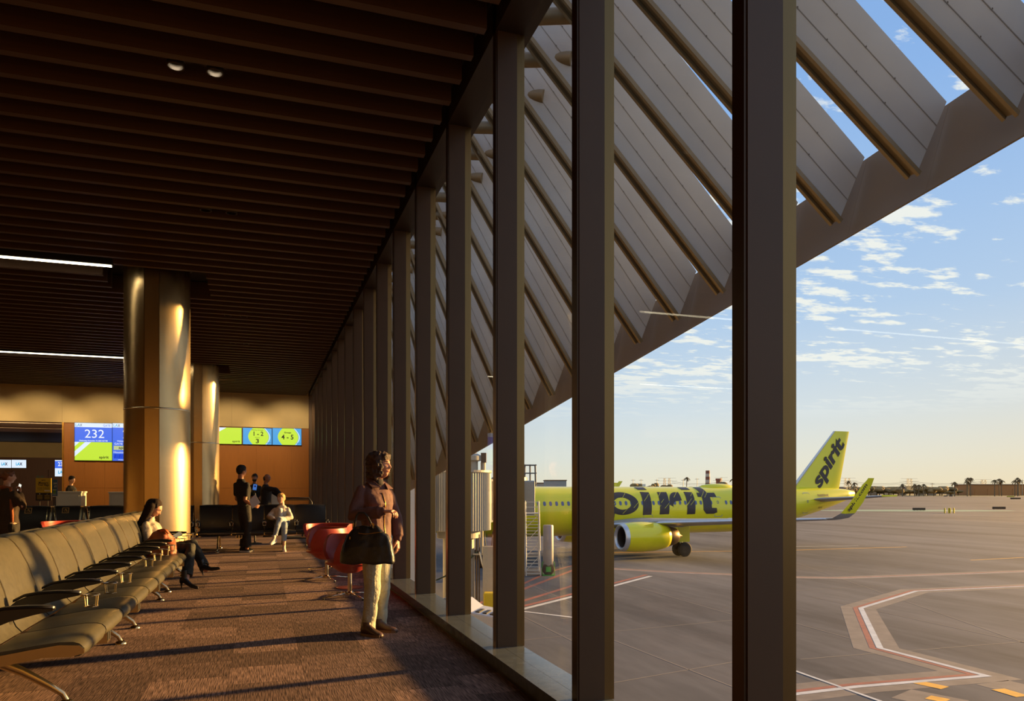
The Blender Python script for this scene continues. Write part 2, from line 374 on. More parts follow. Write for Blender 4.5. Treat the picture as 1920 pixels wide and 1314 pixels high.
# ================================================================ columns
m_band_ring = mat('bright_ring', lin((250, 240, 210)), .2, 1)
for ci, (cx_, cy_) in enumerate(COLS):
    c = empty('column', (cx_, cy_, 0), 0, ['nearer brushed metal round column behind the window-side seats', 'farther brushed metal round column rising behind the black seats'][ci], 'column', 'brushed metal columns of the hall')
    R = .50; a0 = math.atan2(-cy_, -cx_)                  # the flat access strip faces down the hall
    for z0, z1 in ((0, 2.60), (2.615, 4.98)):
        # shell with a flat recessed strip
        def arc(th0, th1, r, n=40): return [(r * cos(th0 + (th1 - th0) * k / n), r * sin(th0 + (th1 - th0) * k / n)) for k in range(n + 1)]
        s0, s1 = radians(-106), radians(-80)
        outer = arc(s1, s0 + 2 * pi, R); 
        bb = B(); n = len(outer)
        bb.add([(x, y, z) for z in (z0, z1) for x, y in outer], [(i, i + 1, i + 1 + n, i + n) for i in range(n - 1)])
        sh = bb.obj('column_cladding', m_colmetal, c, smooth=True)
        fp = [(R * .992 * cos(s0 + .01), R * .992 * sin(s0 + .01)), (R * .992 * cos(s1 - .01), R * .992 * sin(s1 - .01))]
        ii = [(R * .9 * cos(s1), R * .9 * sin(s1)), (R * .9 * cos(s0), R * .9 * sin(s0))]
        B().prism(fp + ii, z0, z1).obj('column_strip', m_colmetal, c)
    B().lathe([(R * .985, 2.59), (R * 1.006, 2.595), (R * 1.006, 2.618), (R * .985, 2.622)], 64).obj('joint_ring', m_band_ring, c, smooth=True)
    B().lathe([(R + .03, 4.98), (R + .03, 5.06)], 48).obj('column_head', m_black, c)
    B().lathe([(R + .012, 0), (R + .012, .09), (R, .10)], 48).obj('column_base', m_kerb, c, smooth=False)
# ================================================================ ceiling lamps
m_lamp = mat('lamp_diffuser', (1.0, .86, .58), .5, emit=9.0)
for k, (yy, nm) in enumerate(((SLOTS[0], 'nearer long linear ceiling lamp left of the first column'), (SLOTS[1], 'farther long linear ceiling lamp left of the first column'))):
    e = empty('linear_lamp', (-2.16, yy, ZB), 0, nm, 'ceiling lamp', 'linear ceiling lamps')
    B().box(-12, 0, -.055, .055, .012, .22).obj('lamp_housing', m_black, e)
    B().box(-11.98, -.02, -.03, .03, -.006, .012).obj('lamp_diffuser', m_lamp, e)
m_dl = mat('downlight_ring', lin((70, 58, 42)), .35, .6)
m_dlb = mat('downlight_source', (1, .95, .85), .5, emit=14.0)
m_dlo = mat('downlight_lens_off', lin((60, 50, 40)), .4)
DL = [((331, 134), 1, 'left'), ((404, 147), 1, 'right'), ((384, 386), 0, 'left'), ((433, 390), 0, 'right'), ((427, 591), 0, 'left'), ((457, 592), 0, 'right'), ((437, 644), 0, 'left'), ((462, 645), 0, 'right')]
wh = ['nearest pair', 'second pair', 'third pair', 'farthest pair']
for k, ((u, v), on, sd) in enumerate(DL):
    p = at_Z(u, v, 4.76)
    if k % 2: p.y = py_
    py_ = p.y
    jj = round((p.y - 5.40 - .144) / .367); p.y = 5.40 + .367 * jj + .144      # sits in the gap between two baffles
    if k % 2: p.y = last_y
    last_y = p.y
    e = empty('downlight', p, 0, '%s round recessed ceiling downlight of the %s, %s' % (sd, wh[k // 2], 'lit' if on else 'unlit'), 'downlight', 'recessed downlights between the baffles')
    B().lathe([(.058, .0), (.066, -.006), (.070, 0), (.066, .08), (.046, .08), (.040, .05)], 24, cap=False).obj('downlight_ring', m_dl, e, smooth=True)
    B().lathe([(.001, .055), (.04, .05), (.04, .06), (.001, .06)], 20).obj('downlight_lens', m_dlb if on else m_dlo, e)
def lamp(kind, loc, en, col, size=None, rot=None, spot=None):
    l = bpy.data.lights.new('lamp', kind); l.energy = en; l.color = col
    if size and kind == 'AREA': l.shape = 'RECTANGLE'; l.size, l.size_y = size
    elif size: l.shadow_soft_size = size
    if spot: l.spot_size = radians(spot); l.spot_blend = .6
    o = bpy.data.objects.new('lamp', l); COL.objects.link(o); o.location = loc
    if rot: o.rotation_euler = rot
    return o
WARM = (1.0, .74, .42)
for k_ in range(9): lamp('SPOT', (1.0 - 2.0 * k_, YB - 3.0, 4.70), 270, WARM, .03, (radians(54), 0, 0), 72)      # added spots that brighten the back wall, no fixtures there
for lx, ly in ((-9, 31), (-13, 34), (-10, 38)): lamp('SPOT', (lx, ly, 3.72), 40, WARM, .05, (0, 0, 0), 120)
for lx in (-8.5, -12.5): lamp('SPOT', (lx, YB + .35, 3.62), 500, WARM, .03, (radians(92), 0, 0), 150)  # added spots, hidden behind the header to brighten the passage ceiling
for lx, ly in ((-6.0, 24.9), (-1.0, 24.9), (-9.5, 24.9)): lamp('SPOT', (lx, ly, 4.9), 60, WARM, .04, (0, 0, 0), 95)
lamp('SPOT', (-2.32, 12.9, 4.72), 90, WARM, .05, (radians(6), radians(9), 0), 50)
# ================================================================ sunshade canopy outside the glass
m_fin = mat('painted_fin', lin((156, 164, 178)), .5, .1, .05, 1.5)
m_gut = mat('fin_channel', lin((120, 104, 78)), .5, .2, .05)
m_fas = mat('canopy_fascia', lin((118, 106, 92)), .5, .1, .05, 1.2)
m_riv = mat('dark_rivet', lin((60, 56, 50)), .6)
SG = 1.0; KS = SG / .762; EV = Vector((.15, -.15, .54)) * KS
def can_in(i): return Vector((2.68 * KS, 9.66 * SG + SG * (i - 4), H + 4.75 * KS))
def can_out(i):
    u = 290 + 1 / (.000621 + .0000795 * i); v = 640 + .61 * (1202 - u)
    return at_D(u, v, .912 * SG * (7.81 + i))
canopy = empty('sunshade_canopy', can_out(0), 0, 'grey metal sunshade canopy of slanting fins outside the tall windows', 'canopy')
CO = canopy.location.copy()
I0, I1 = -4, 27
for i in range(I0, I1):
    a, o_ = can_in(i) - CO, can_out(i) - CO
    ax = (o_ - a).normalized(); e = EV; nrm = ax.cross(e).normalized()
    for q in range(3):                                   # three sheets side by side on each fin
        f0, f1 = q / 3 + .0015, (q + 1) / 3 - .0015
        B().quad(a + e * f0, o_ + e * f0, o_ + e * f1, a + e * f1, .016).obj('fin_sheet', m_fin, canopy)
    for q in (1 / 3, 2 / 3):
        B().quad(a + e * (q - .006) + nrm * .017, o_ + e * (q - .006) + nrm * .017, o_ + e * (q + .006) + nrm * .017, a + e * (q + .006) + nrm * .017, .003).obj('seam_strip', mat('seam_grey', lin((112, 114, 120)), .6), canopy)
    rv = B(); L_ = (o_ - a).length; n = int(L_ / .45)
    for q in (1 / 3, 2 / 3):
        for k in range(1, n):
            c = a + ax * (k * .45) + e * q; e1 = e.normalized()
            for sg in (1, -1):
                cc = c + nrm * (.0175 * sg + (.016 if sg > 0 else 0))
                rv.add([cc + ax * .010, cc + e1 * .010, cc - ax * .010, cc - e1 * .010], [(0, 1, 2, 3)])
    rv.obj('rivets', m_riv, canopy)['kind'] = 'stuff'
    # channel beam along the lower edge: two flanges and a web
    w = Vector((-.35, 1, 0)).normalized() * .112; d = ax.cross(w).normalized()
    if d.z > 0: d = -d
    g = B()
    g.quad(a - w * .5, o_ - w * .5, o_ + w * .5, a + w * .5, .012)
    for sg in (-.5, .5):
        p0, p1 = a + w * sg, o_ + w * sg
        g.quad(p0, p1, p1 + d * .06, p0 + d * .06, .034)
    g.obj('channel_beam', m_gut, canopy)
    # stub tube that carries the fin
    if True:
        c = a + ax * .72 + e * .45
        B().cyl(c + Vector((-.82, .68, .16)), c + Vector((.02, .0, -.04)), .10, 16).obj('support_tube', m_gut, canopy, smooth=False, auto=40)
fb = B()
for i in range(I0, I1 - 1):
    a0, a1 = can_out(i) - CO, can_out(i + 1) - CO
    dn = Vector((.08, 0, -.18)); up = EV
    fs = B(); g = (a1 - a0) * .001; a0 = a0 + g; a1 = a1 - g; ou = Vector((.05, 0, .0))
    fs.quad(a0 + dn + ou, a1 + dn + ou, a1 + up + ou, a0 + up + ou, .03); fs.obj('fascia_plate', m_fas, canopy)
# upper rail that ties the fins back to the roof
g = B(); a0, a1 = can_in(I0) - CO, can_in(I1) - CO
g.cyl(a0 + Vector((-.75, .65, .55)), a1 + Vector((-.75, .65, .55)), .09, 16); g.obj('upper_rail', m_gut, canopy, auto=40)
for i in range(I0, I1, 4):
    a = can_in(i) - CO
    B().cyl(a + Vector((-.75, .65, .55)), a + Vector((-1.3, .65, -.9)), .05, 10).obj('rail_bracket', m_gut, canopy, auto=40)
# pale side wing of the terminal below the far end of the canopy
m_wing = mat('wing_wall_panel', lin((196, 196, 196)), .6, .05, .03, .6)
ZA = -4.25
wing = empty('terminal_wing', (4.45, 31.4, ZA), 0, 'pale grey panelled terminal wing below the far end of the canopy', 'building')
for k in range(7):
    B().box(0, 2.7, 1.5 * k + .01, 1.5 * k + 1.49, 0, 6.6 - .1 * k).obj('wall_panel', m_wing, wing)
B().box(.1, 2.6, 0.05, 10.4, -.02, 5.5).obj('wall_core', m_wing, wing)
# ================================================================ apron
m_apr = bpy.data.materials.new('apron_concrete'); m_apr.use_nodes = True; t = m_apr.node_tree; p = t.nodes['Principled BSDF']
p.inputs['Roughness'].default_value = .9; p.inputs['Specular IOR Level'].default_value = .08
tc_ = t.nodes.new('ShaderNodeTexCoord')
def an(sc_, rot, scale, det=5):
    mp_ = t.nodes.new('ShaderNodeMapping'); mp_.inputs['Rotation'].default_value = (0, 0, radians(rot)); mp_.inputs['Scale'].default_value = (*sc_, 1)
    n_ = t.nodes.new('ShaderNodeTexNoise'); n_.inputs['Scale'].default_value = scale; n_.inputs['Detail'].default_value = det
    t.links.new(tc_.outputs['Object'], mp_.inputs[0]); t.links.new(mp_.outputs[0], n_.inputs['Vector']); return n_.outputs[0]
n1 = an((1, .08), -18, .35); n2 = an((1, 1), 0, .05, 3); n3 = an((1, .2), -15, 3.0, 3)
mx = t.nodes.new('ShaderNodeMath'); mx.operation = 'MULTIPLY_ADD'; mx.inputs[1].default_value = .5; t.links.new(n1, mx.inputs[0])
mx2 = t.nodes.new('ShaderNodeMath'); mx2.operation = 'MULTIPLY_ADD'; mx2.inputs[1].default_value = .35; t.links.new(n2, mx2.inputs[0]); 
mx3 = t.nodes.new('ShaderNodeMath'); mx3.operation = 'MULTIPLY'; mx3.inputs[1].default_value = .15; t.links.new(n3, mx3.inputs[0])
t.links.new(mx3.outputs[0], mx2.inputs[2]); t.links.new(mx2.outputs[0], mx.inputs[2])
r_ = t.nodes.new('ShaderNodeValToRGB'); e = r_.color_ramp.elements
e[0].position = .38; e[0].color = (*lin((74, 75, 80)), 1); e[1].position = .62; e[1].color = (*lin((108, 108, 112)), 1)
t.links.new(mx.outputs[0], r_.inputs[0]); t.links.new(r_.outputs[0], p.inputs['Base Color'])
b = B(); b.box(1.9, 900, -120, 820, ZA - .5, ZA); b.box(-600, 2.0, 47, 820, ZA - .5, ZA)
apron = tag(b.obj('apron', m_apr), kind='structure')
# paint: thin sheets on the concrete
m_pw = mat('marking_white', lin((186, 187, 188)), .6, 0, .12, 3); m_pr = mat('marking_red', lin((138, 78, 64)), .7, 0, .15, 3)
m_py = mat('marking_yellow', lin((214, 160, 50)), .7, 0, .1, 3); m_pd = mat('marking_border', lin((112, 102, 94)), .7, 0, .15, 2)
m_jt = mat('joint_sealant', lin((120, 112, 104)), .8); m_pg = mat('marking_green', lin((110, 140, 118)), .7, 0, .1, 1)
def gp(u, v): p = at_Z(u, v, ZA); return Vector((p.x, p.y))
def line(pts, w, m, name, off=0.0, z=.004):
    P = [gp(*q) for q in pts]; b = B(); n = len(P); nrm = []
    for i in range(n - 1):
        d = (P[i + 1] - P[i]).normalized(); nrm.append(Vector((-d.y, d.x)))
    ofs = []
    for i in range(n):
        if i == 0: q = nrm[0]
        elif i == n - 1: q = nrm[-1]
        else:
            q = (nrm[i - 1] + nrm[i]); q = q / max(.3, q.dot(nrm[i]))
        ofs.append(q)
    vs = [(*(P[i] + ofs[i] * (off + sg * w / 2)), ZA + z) for i in range(n) for sg in (-1, 1)]
    b.add(vs, [(2 * i, 2 * i + 2, 2 * i + 3, 2 * i + 1) for i in range(n - 1)]); return b.obj(name, m, apron)
main = [(1470, 1304), (1610, 1287), (1849, 1267), (1650, 1215), (1614, 1140), (1718, 1108), (1990, 1096)]
line(main, 1.5, m_pd, 'marking_line', .12, .003); line(main, .22, m_pw, 'marking_line', 0, .009); line(main, .2, m_pr, 'marking_line', .24, .007)
ln2 = [(1130, 1065), (1250, 1072), (1490, 1082), (1572, 1083.5), (2000, 1068)]
line(ln2, 1.3, m_pd, 'marking_line', 0, .003); line(ln2, .25, m_pr, 'marking_line', 0, .007); line(ln2, .12, m_pw, 'marking_line', -.22, .009)
line([(930, 1157), (978, 1142.5), (1074, 1118.5), (1220, 1080)], .3, m_pw, 'marking_line', 0, .009)
line([(930, 1155), (978, 1140.6), (1074, 1116.5), (1220, 1078)], .3, m_pr, 'marking_line', .3, .007)
line([(930, 1140), (978, 1127.4), (1074, 1097.7), (1140, 1076)], .3, m_pr, 'marking_line')
line([(930, 1118), (978, 1105.6), (1074, 1069), (1140, 1048)], .3, m_pr, 'marking_line')
line([(900, 1131), (1030, 1072), (1074, 1060)], .25, m_pr, 'marking_line')
line([(940, 1142), (978, 1146), (1074, 1157.5), (1140, 1165)], .22, m_pw, 'marking_line', 0, .01)
line([(1440, 1236), (1491, 1258), (1654, 1316)], .12, m_pw, 'marking_line', 0, .012)
line([(1140, 1036), (1380, 1033), (1500, 1031), (1700, 1025)], .25, m_py, 'marking_line')
line([(1380, 1026), (1610, 1023)], .2, m_pw, 'marking_line')
line([(1820, 1050), (1920, 1045)], .2, m_py, 'marking_line')
for a, c in (((1716, 1278), (1772, 1290)), ((1740, 1307), (1776, 1314)), ((1871, 1292), (1918, 1306))): line([a, c], .45, m_py, 'marking_dash', 0, .008)
line([(1860, 1279), (1990, 1312)], 1.3, m_pd, 'marking_border', 0, .003); line([(1690, 1300), (1800, 1322)], 1.3, m_pd, 'marking_border', 0, .003)
for a, c in (((1490, 1054), (1920, 1205)), ((1490, 1168), (1660, 1215)), ((1523, 1119), (1920, 1205)), ((1150, 1088), (1470, 1180)), ((975, 1153), (1140, 1235)), ((980, 1200), (1400, 1160)), ((1150, 1280), (1380, 1240)), ((1150, 1200), (1380, 1290)), ((1500, 1236), (1920, 1203)), ((990, 1094), (1074, 1131)), ((1500, 1065), (1920, 1054)), ((1492, 1107), (1790, 1090))):
    line([a, c], .05, m_jt, 'concrete_joint', 0, .005)
b = B()                                                    # green painted island
c0 = gp(1715, 957); b.add([(c0.x + 26 * cos(k * pi / 12) * CT + 5 * sin(k * pi / 12) * ST, c0.y - 26 * cos(k * pi / 12) * ST + 9 * sin(k * pi / 12) * CT, ZA + .01) for k in range(24)], [tuple(range(24))]); b.obj('marking_island', m_pg, apron)
# far grass and the far side of the field
m_grass = mat('dry_grass', lin((120, 112, 66)), .9, 0, .2, .02)
def camf(lat, D, z): return (lat * CT + D * ST, D * CT - lat * ST, z)
def strip(D0, D1, l0, l1, z, m, name, par=None):
    return B().add([camf(l0, D0, z), camf(l1, D0, z), camf(l1, D1, z), camf(l0, D1, z)], [(0, 1, 2, 3)]).obj(name, m, par)
tag(strip(640, 900, -500, 900, ZA + .02, m_grass, 'airfield_grass'), kind='structure')
tag(strip(820, 5200, -3000, 4500, ZA - .55, mat('far_land', lin((120, 104, 80)), .9, 0, .2, .003), 'far_ground'), kind='structure')
# ---------------------------------------------------------------- far skyline
HZ = 700.0
m_hill = [mat('tree_belt_%d' % k, lin(c), .95, 0, .3, .25) for k, c in enumerate(((128, 106, 64), (142, 116, 74), (112, 96, 64)))]
m_leaf = mat('foliage_far', lin((104, 84, 50)), .9, 0, .3, .4); m_trunk = mat('palm_trunk', lin((120, 100, 72)), .9)
m_house = [mat('far_house_%d' % k, lin(c), .7) for k, c in enumerate(((176, 150, 116), (140, 116, 88), (156, 130, 98)))]
m_roof = mat('far_roof', lin((130, 100, 76)), .8)
rs = random.Random(5)
def blob(bb, x, y, z, r, rz, n=10, m_=7):
    bb.ball((x, y, z), (r, r, rz), n, m_)
def px_at(D): return F / D
def top(v, D): return H - (v - V0) / F * D
# broad tree crowns, each a thing
kx = 0
for u in list(range(975, 1380, 17)) + list(range(1490, 1800, 9)):
    D = HZ + rs.uniform(-45, 15); u_ = u + rs.uniform(-4, 4); v = (908 + rs.uniform(-4, 5)) if u < 1400 else 916 + rs.uniform(-6, 4) + (0 if u < 1800 else 2)
    if 1330 < u < 1400: v -= 4
    if 995 < u < 1070: continue
    c = at_D(u_, 918, D); h = top(v, D) - ZA; w = rs.uniform(5, 9)
    t_ = empty('tree', (c.x, c.y, ZA), 0, 'hazy dark green broad tree on the far edge of the airfield', 'tree', 'broad trees along the far edge of the airfield')
    bb = B(); 
    for q in range(5): 
        a = rs.uniform(0, 6.3); rr = rs.uniform(.2, .6) * w
        blob(bb, rr * cos(a), rr * sin(a), h * rs.uniform(.5, .78), w * rs.uniform(.4, .6), h * rs.uniform(.2, .26))
    bb.obj('foliage', rs.choice(m_hill), t_, smooth=True)
    B().cyl((0, 0, 0), (0, 0, h * .6), .5, 6).obj('trunk', m_trunk, t_)
# low hedge belt behind
b = B(); D = HZ + 170; n = 90
for k in range(n):
    u = 880 + (1960 - 880) * k / n
    c = at_D(u, 918, D); v = 914 if u < 1400 else 913 - 2.5 * sin((u - 1500) / 130.0)
    w = 8; h = top(v + rs.uniform(-1, 1), D) - ZA; b.ball((c.x, c.y, ZA + h * .5), (w, w, h * .52), 7, 5)
tag(b.obj('hedge_belt', m_hill[1], smooth=True), 'continuous low belt of scrub behind the far trees', 'scrub', kind='stuff')
# houses
ORD = ['leftmost', 'second', 'third', 'fourth', 'fifth', 'sixth', 'seventh', 'eighth', 'ninth', 'tenth', 'eleventh', 'twelfth']
for k, (u, v, w) in enumerate([(1500 + 28 * q + rs.uniform(-5, 5), 919 + rs.uniform(-4, 3), rs.uniform(3, 5.5)) for q in range(11)]):
    if u > 1805: continue
    D = HZ + 34 + rs.uniform(-6, 10); c = at_D(u, 918, D); h = 1.4 + rs.random() * .8; base = top(v + 3, D) - h * .2
    hs = empty('house', (c.x, c.y, ZA), -TH + rs.uniform(-.4, .4), ORD[k] + ' of the small hazy pale houses among the trees across the airfield', 'house', 'far houses among the trees')
    bz = max(0, base - ZA)
    B().box(-w / 2, w / 2, -3, 3, 0, bz + h).obj('wall', rs.choice(m_house), hs)
    B().prism([(-3.4, bz + h), (3.4, bz + h), (0, bz + h + 1.1)], -w / 2 - .4, w / 2 + .4, 'x').obj('roof', m_roof, hs)
    for q in (-1, 1): B().box(q * w * .25 - .6, q * w * .25 + .6, -3.06, -2.98, bz + h * .35, bz + h * .75).obj('window', m_black, hs)
# long hangars
m_hang = mat('hangar_wall', lin((176, 118, 66)), .8, 0, .06, .05); m_hang2 = mat('hangar_wall_grey', lin((150, 150, 150)), .8)
def hangar(u0, u1, v0, D, m, label, bays):
    a = at_D(u0, 918, D); w = (u1 - u0) / F * D; h = top(v0, D) - ZA
    e = empty('hangar', (a.x, a.y, ZA), -TH, label, 'building')
    B().box(0, w, 0, 30, 0, h).obj('wall', m, e); B().box(-.5, w + .5, -.5, 30.5, h, h + .8).obj('roof', m_roof, e)
    for k in range(bays): B().box(w * (k + .12) / bays, w * (k + .88) / bays, -.25, 0, 0, h * .62).obj('hangar_door', m, e)
hangar(1825, 1990, 909, 720, m_hang, 'long orange brown hangar at the far right of the airfield', 7)
hangar(1022, 1062, 901, 690, m_hang2, 'grey flat roofed hangar on the horizon above the yellow fuselage', 4)
hangar(1000, 1021, 906, 735, m_hang2, 'small grey shed left of the flat roofed hangar on the horizon', 2)
# palms
def palm(u, v, D, label, r=3.2, nf=12):
    c = at_D(u, 918, D); h = top(v, D) - ZA
    e = empty('palm_tree', (c.x, c.y, ZA), rs.uniform(0, 3), label, 'palm tree', 'far palms on the skyline')
    B().tube([((0, 0, 0), .5), ((.3, 0, h * .6), .35), ((0, 0, h), .3)], 6).obj('trunk', m_trunk, e)
    bb = B()
    for k in range(nf):
        a = k * 2 * pi / nf + rs.uniform(-.2, .2); up = rs.uniform(-.1, .8); d = Vector((cos(a), sin(a), 0)); s_ = Vector((-sin(a), cos(a), 0)) * .45
        P = [Vector((0, 0, h)) + d * (r * q) + Vector((0, 0, r * (up * q - 1.1 * q * q))) for q in (0, .35, .7, 1)]
        for q in range(3): bb.quad(P[q] - s_, P[q + 1] - s_ * (1 - q / 3), P[q + 1] + s_ * (1 - q / 3), P[q] + s_, .05)
    bb.ball((0, 0, h), (r * .35, r * .35, r * .3), 6, 5)
    bb.obj('fronds', m_leaf, e)
for u, v, lb in ((1591, 903, 'tall palm just right of the yellow tail'), (1602, 906, 'shorter palm right of the yellow tail'), (1692, 909, 'palm left of the middle power pylon'), (1715, 909, 'first squat palm right of the middle pylon'), (1723, 910, 'second squat palm right of the middle pylon'), (1732, 909, 'third squat palm right of the middle pylon'), (1790, 905, 'slim tree-like palm between the pylons'), (1815, 897, 'left palm of the tall cluster beside the hangar'), (1820, 897, 'right palm of the tall cluster beside the hangar'), (1814, 903, 'low palm of the cluster beside the hangar'), (1865, 901, 'lone palm above the orange hangar'), (1874, 899, 'left of two palms above the orange hangar'), (1878, 902, 'right of two palms above the orange hangar'), (1903, 902, 'left palm of the far right trio'), (1908, 897, 'tallest palm of the far right trio'), (1911, 901, 'right palm of the far right trio'), (1288, 896, 'single thin palm left of the striped chimney'), (1374, 899, 'palm right of the striped chimney')):
    pk = globals().get('pk', 0) + 1; palm(u, v, HZ - 36 - 9 * (pk % 4), lb)
# pylons, poles and wires
m_steel = mat('galvanised_far', lin((150, 142, 126)), .6, .3)
def pylon(u, v, D, label):
    c = at_D(u, 918, D); h = top(v, D) - ZA; e = empty('power_pylon', (c.x, c.y, ZA), -TH, label, 'pylon', 'lattice power pylons on the skyline')
    b = B(); w = 1.5
    for sx in (-1, 1):
        for sy in (-1, 1): b.cyl((sx * w, sy * w, 0), (sx * .6, sy * .6, h), .16, 4)
    for k in range(6):
        z0, z1 = h * k / 6, h * (k + 1) / 6; w0, w1 = w + (1 - w) * k / 6, w + (1 - w) * (k + 1) / 6
        for sg in (-1, 1): b.cyl((-w0 * sg, -w0, z0), (w1 * sg, -w1, z1), .09, 4)
    b.obj('lattice', m_steel, e)
    for f, l_ in ((1.0, 9), (.84, 11), (.68, 9)): B().box(-l_ * .8, l_ * .8, -.15, .15, h * f - .18, h * f).obj('cross_arm', m_steel, e)
for u, v, lb in ((1246, 896, 'left twin power pylon above the fuselage lettering'), (1255, 896, 'right twin power pylon above the fuselage lettering'), (1352, 895, 'power pylon right of the striped chimney'), (1585, 896, 'left pylon of the pair behind the yellow tail'), (1592, 896, 'right pylon of the pair behind the yellow tail'), (1702, 897, 'left pylon of the middle pair'), (1708, 897, 'right pylon of the middle pair'), (1841, 899, 'left pylon of the pair above the hangar'), (1847, 899, 'right pylon of the pair above the hangar')):
    pylon(u, v, HZ + 90 + (24 if 'right' in lb[:5] or lb[:12] == 'power pylon ' else 0), lb)
ORD = ['leftmost', 'second', 'third', 'fourth', 'fifth', 'sixth', 'seventh', 'eighth', 'ninth', 'tenth', 'eleventh', 'twelfth']
for kq, (u, v) in enumerate(((1187, 898), (1202, 898), (1232, 898), (1281, 898), (1307, 896), (1622, 907), (1748, 905), (1785, 904), (1917, 899))):
    c = at_D(u, 918, HZ); h = top(v, HZ) - ZA
    e = empty('utility_pole', (c.x, c.y, ZA), -TH, ORD[kq] + ' from the left of the thin utility poles on the far skyline', 'pole', 'thin utility poles on the far skyline')
    B().cyl((0, 0, 0), (0, 0, h), .3, 5, .22).obj('pole', m_steel, e); B().box(-2, 2, -.15, .15, h - 1.2, h - .9).obj('cross_arm', m_steel, e)
wr = B()
for v0 in (902.5, 905): 
    for a, c in ((1598, 1702), (1708, 1841), (1260, 1352)):
        A, C = at_D(a, v0, HZ + 85), at_D(c, v0 + .5, HZ + 85); Pm = [A.lerp(C, q / 6) - Vector((0, 0, 2.2 * (1 - (q / 3 - 1) ** 2))) for q in range(7)]
        wr.tube([(p_, .12) for p_ in Pm], 4)
tag(wr.obj('power_lines', m_steel), 'sagging power lines strung between the far pylons', 'power lines', kind='stuff')
# chimney
D = HZ + 60; c = at_D(1327, 918, D); h = top(882, D) - ZA
e = empty('chimney', (c.x, c.y, ZA), 0, 'tall red and white banded chimney on the skyline', 'chimney')
m_cr, m_cw = mat('chimney_red', lin((132, 84, 68)), .8), mat('chimney_white', lin((190, 176, 160)), .8)
for k in range(8): B().lathe([(2.7 - .08 * k, h * k / 8), (2.7 - .08 * (k + 1), h * (k + 1) / 8)], 14).obj('band', m_cr if k % 2 else m_cw, e, smooth=False)
c = at_D(1347, 918, D); h = top(897, D) - ZA; e = empty('chimney', (c.x, c.y, ZA), 0, 'short brown chimney right of the banded chimney', 'chimney')
B().lathe([(2.6, 0), (2.4, h - 2), (2.9, h - 1.9), (2.9, h)], 12).obj('stack', m_cr, e)
# open steel tower
D = 260; c = at_D(989, 918, D); h = top(871, D) - ZA; e = empty('steel_tower', (c.x, c.y, ZA), -TH, 'open grey steel frame tower beyond the jet bridge', 'tower'); b = B(); w = 2.7
m_tw = mat('grey_tower', lin((110, 108, 104)), .7)
for sx in (-1, -.33, .33, 1):
    for sy in (-1, 1): B().cyl((sx * w * 1.12, sy * w, 0), (sx * w, sy * w, h), .22, 6).obj('post', m_tw, e)
for z in (h - .2, h - 3, h - 7): B().box(-w * 1.15, w * 1.15, -w * 1.1, w * 1.1, z - .15, z + .15).obj('deck', m_tw, e)
# airfield signs and bollards
m_sign = mat('sign_back', lin((70, 50, 32)), .7); m_bol = mat('bollard_yellow', lin((190, 170, 40)), .5)
for k, (u, v, w, hh, lb) in enumerate(((1723, 957, 5.6, 1.25, 'dark airfield sign box left of the yellow bollards'), (1873, 955, 6.0, 1.3, 'dark airfield sign box at the right edge of the field'), (1773, 930.5, 7, 1.6, 'small yellow and black far runway sign'), (1783, 930.5, 6, 1.6, 'small black far runway sign'), (1895, 932, 13, 1.8, 'long yellow far runway sign at the right'), (1904, 936, 11, 2.2, 'dark far sign box below the long yellow runway sign'))):
    p_ = at_Z(u, v, ZA); D = F * (H - ZA) / (v - V0); s_ = w * (u * 0 + 1) 
    wd = {0: 23, 1: 24, 2: 7, 3: 6, 4: 14, 5: 19}[k] * D / F; hh = {0: 5.2, 1: 5.2, 2: 1.6, 3: 1.6, 4: 2.4, 5: 3.2}[k] * D / F
    e = empty('airfield_sign', p_, -TH, lb, 'airfield sign')
    B().box(-wd / 2, wd / 2, -.2, .2, hh * .15, hh).obj('sign_box', m_bol if k in (4,) else m_sign, e, bevel=.05)
    for q in range(4): B().box(-wd / 2 + wd * (q + .5) / 4 - .05, -wd / 2 + wd * (q + .5) / 4 + .05, -.05, .05, 0, hh * .16).obj('foot', m_steel, e)
for k, u in enumerate((1771.5, 1779, 1781.5, 1788.5)):
    p_ = at_Z(u, 962, ZA); e = empty('bollard', p_, 0, ('leftmost', 'second', 'third', 'rightmost')[k] + ' of four yellow bollards on the far apron', 'bollard', 'yellow bollards on the far apron')
    B().cyl((0, 0, 0), (0, 0, 1.15), .16, 8).obj('post', m_bol, e); B().cyl((0, 0, 1.15), (0, 0, 1.25), .18, 8, .1).obj('cap', m_bol, e)
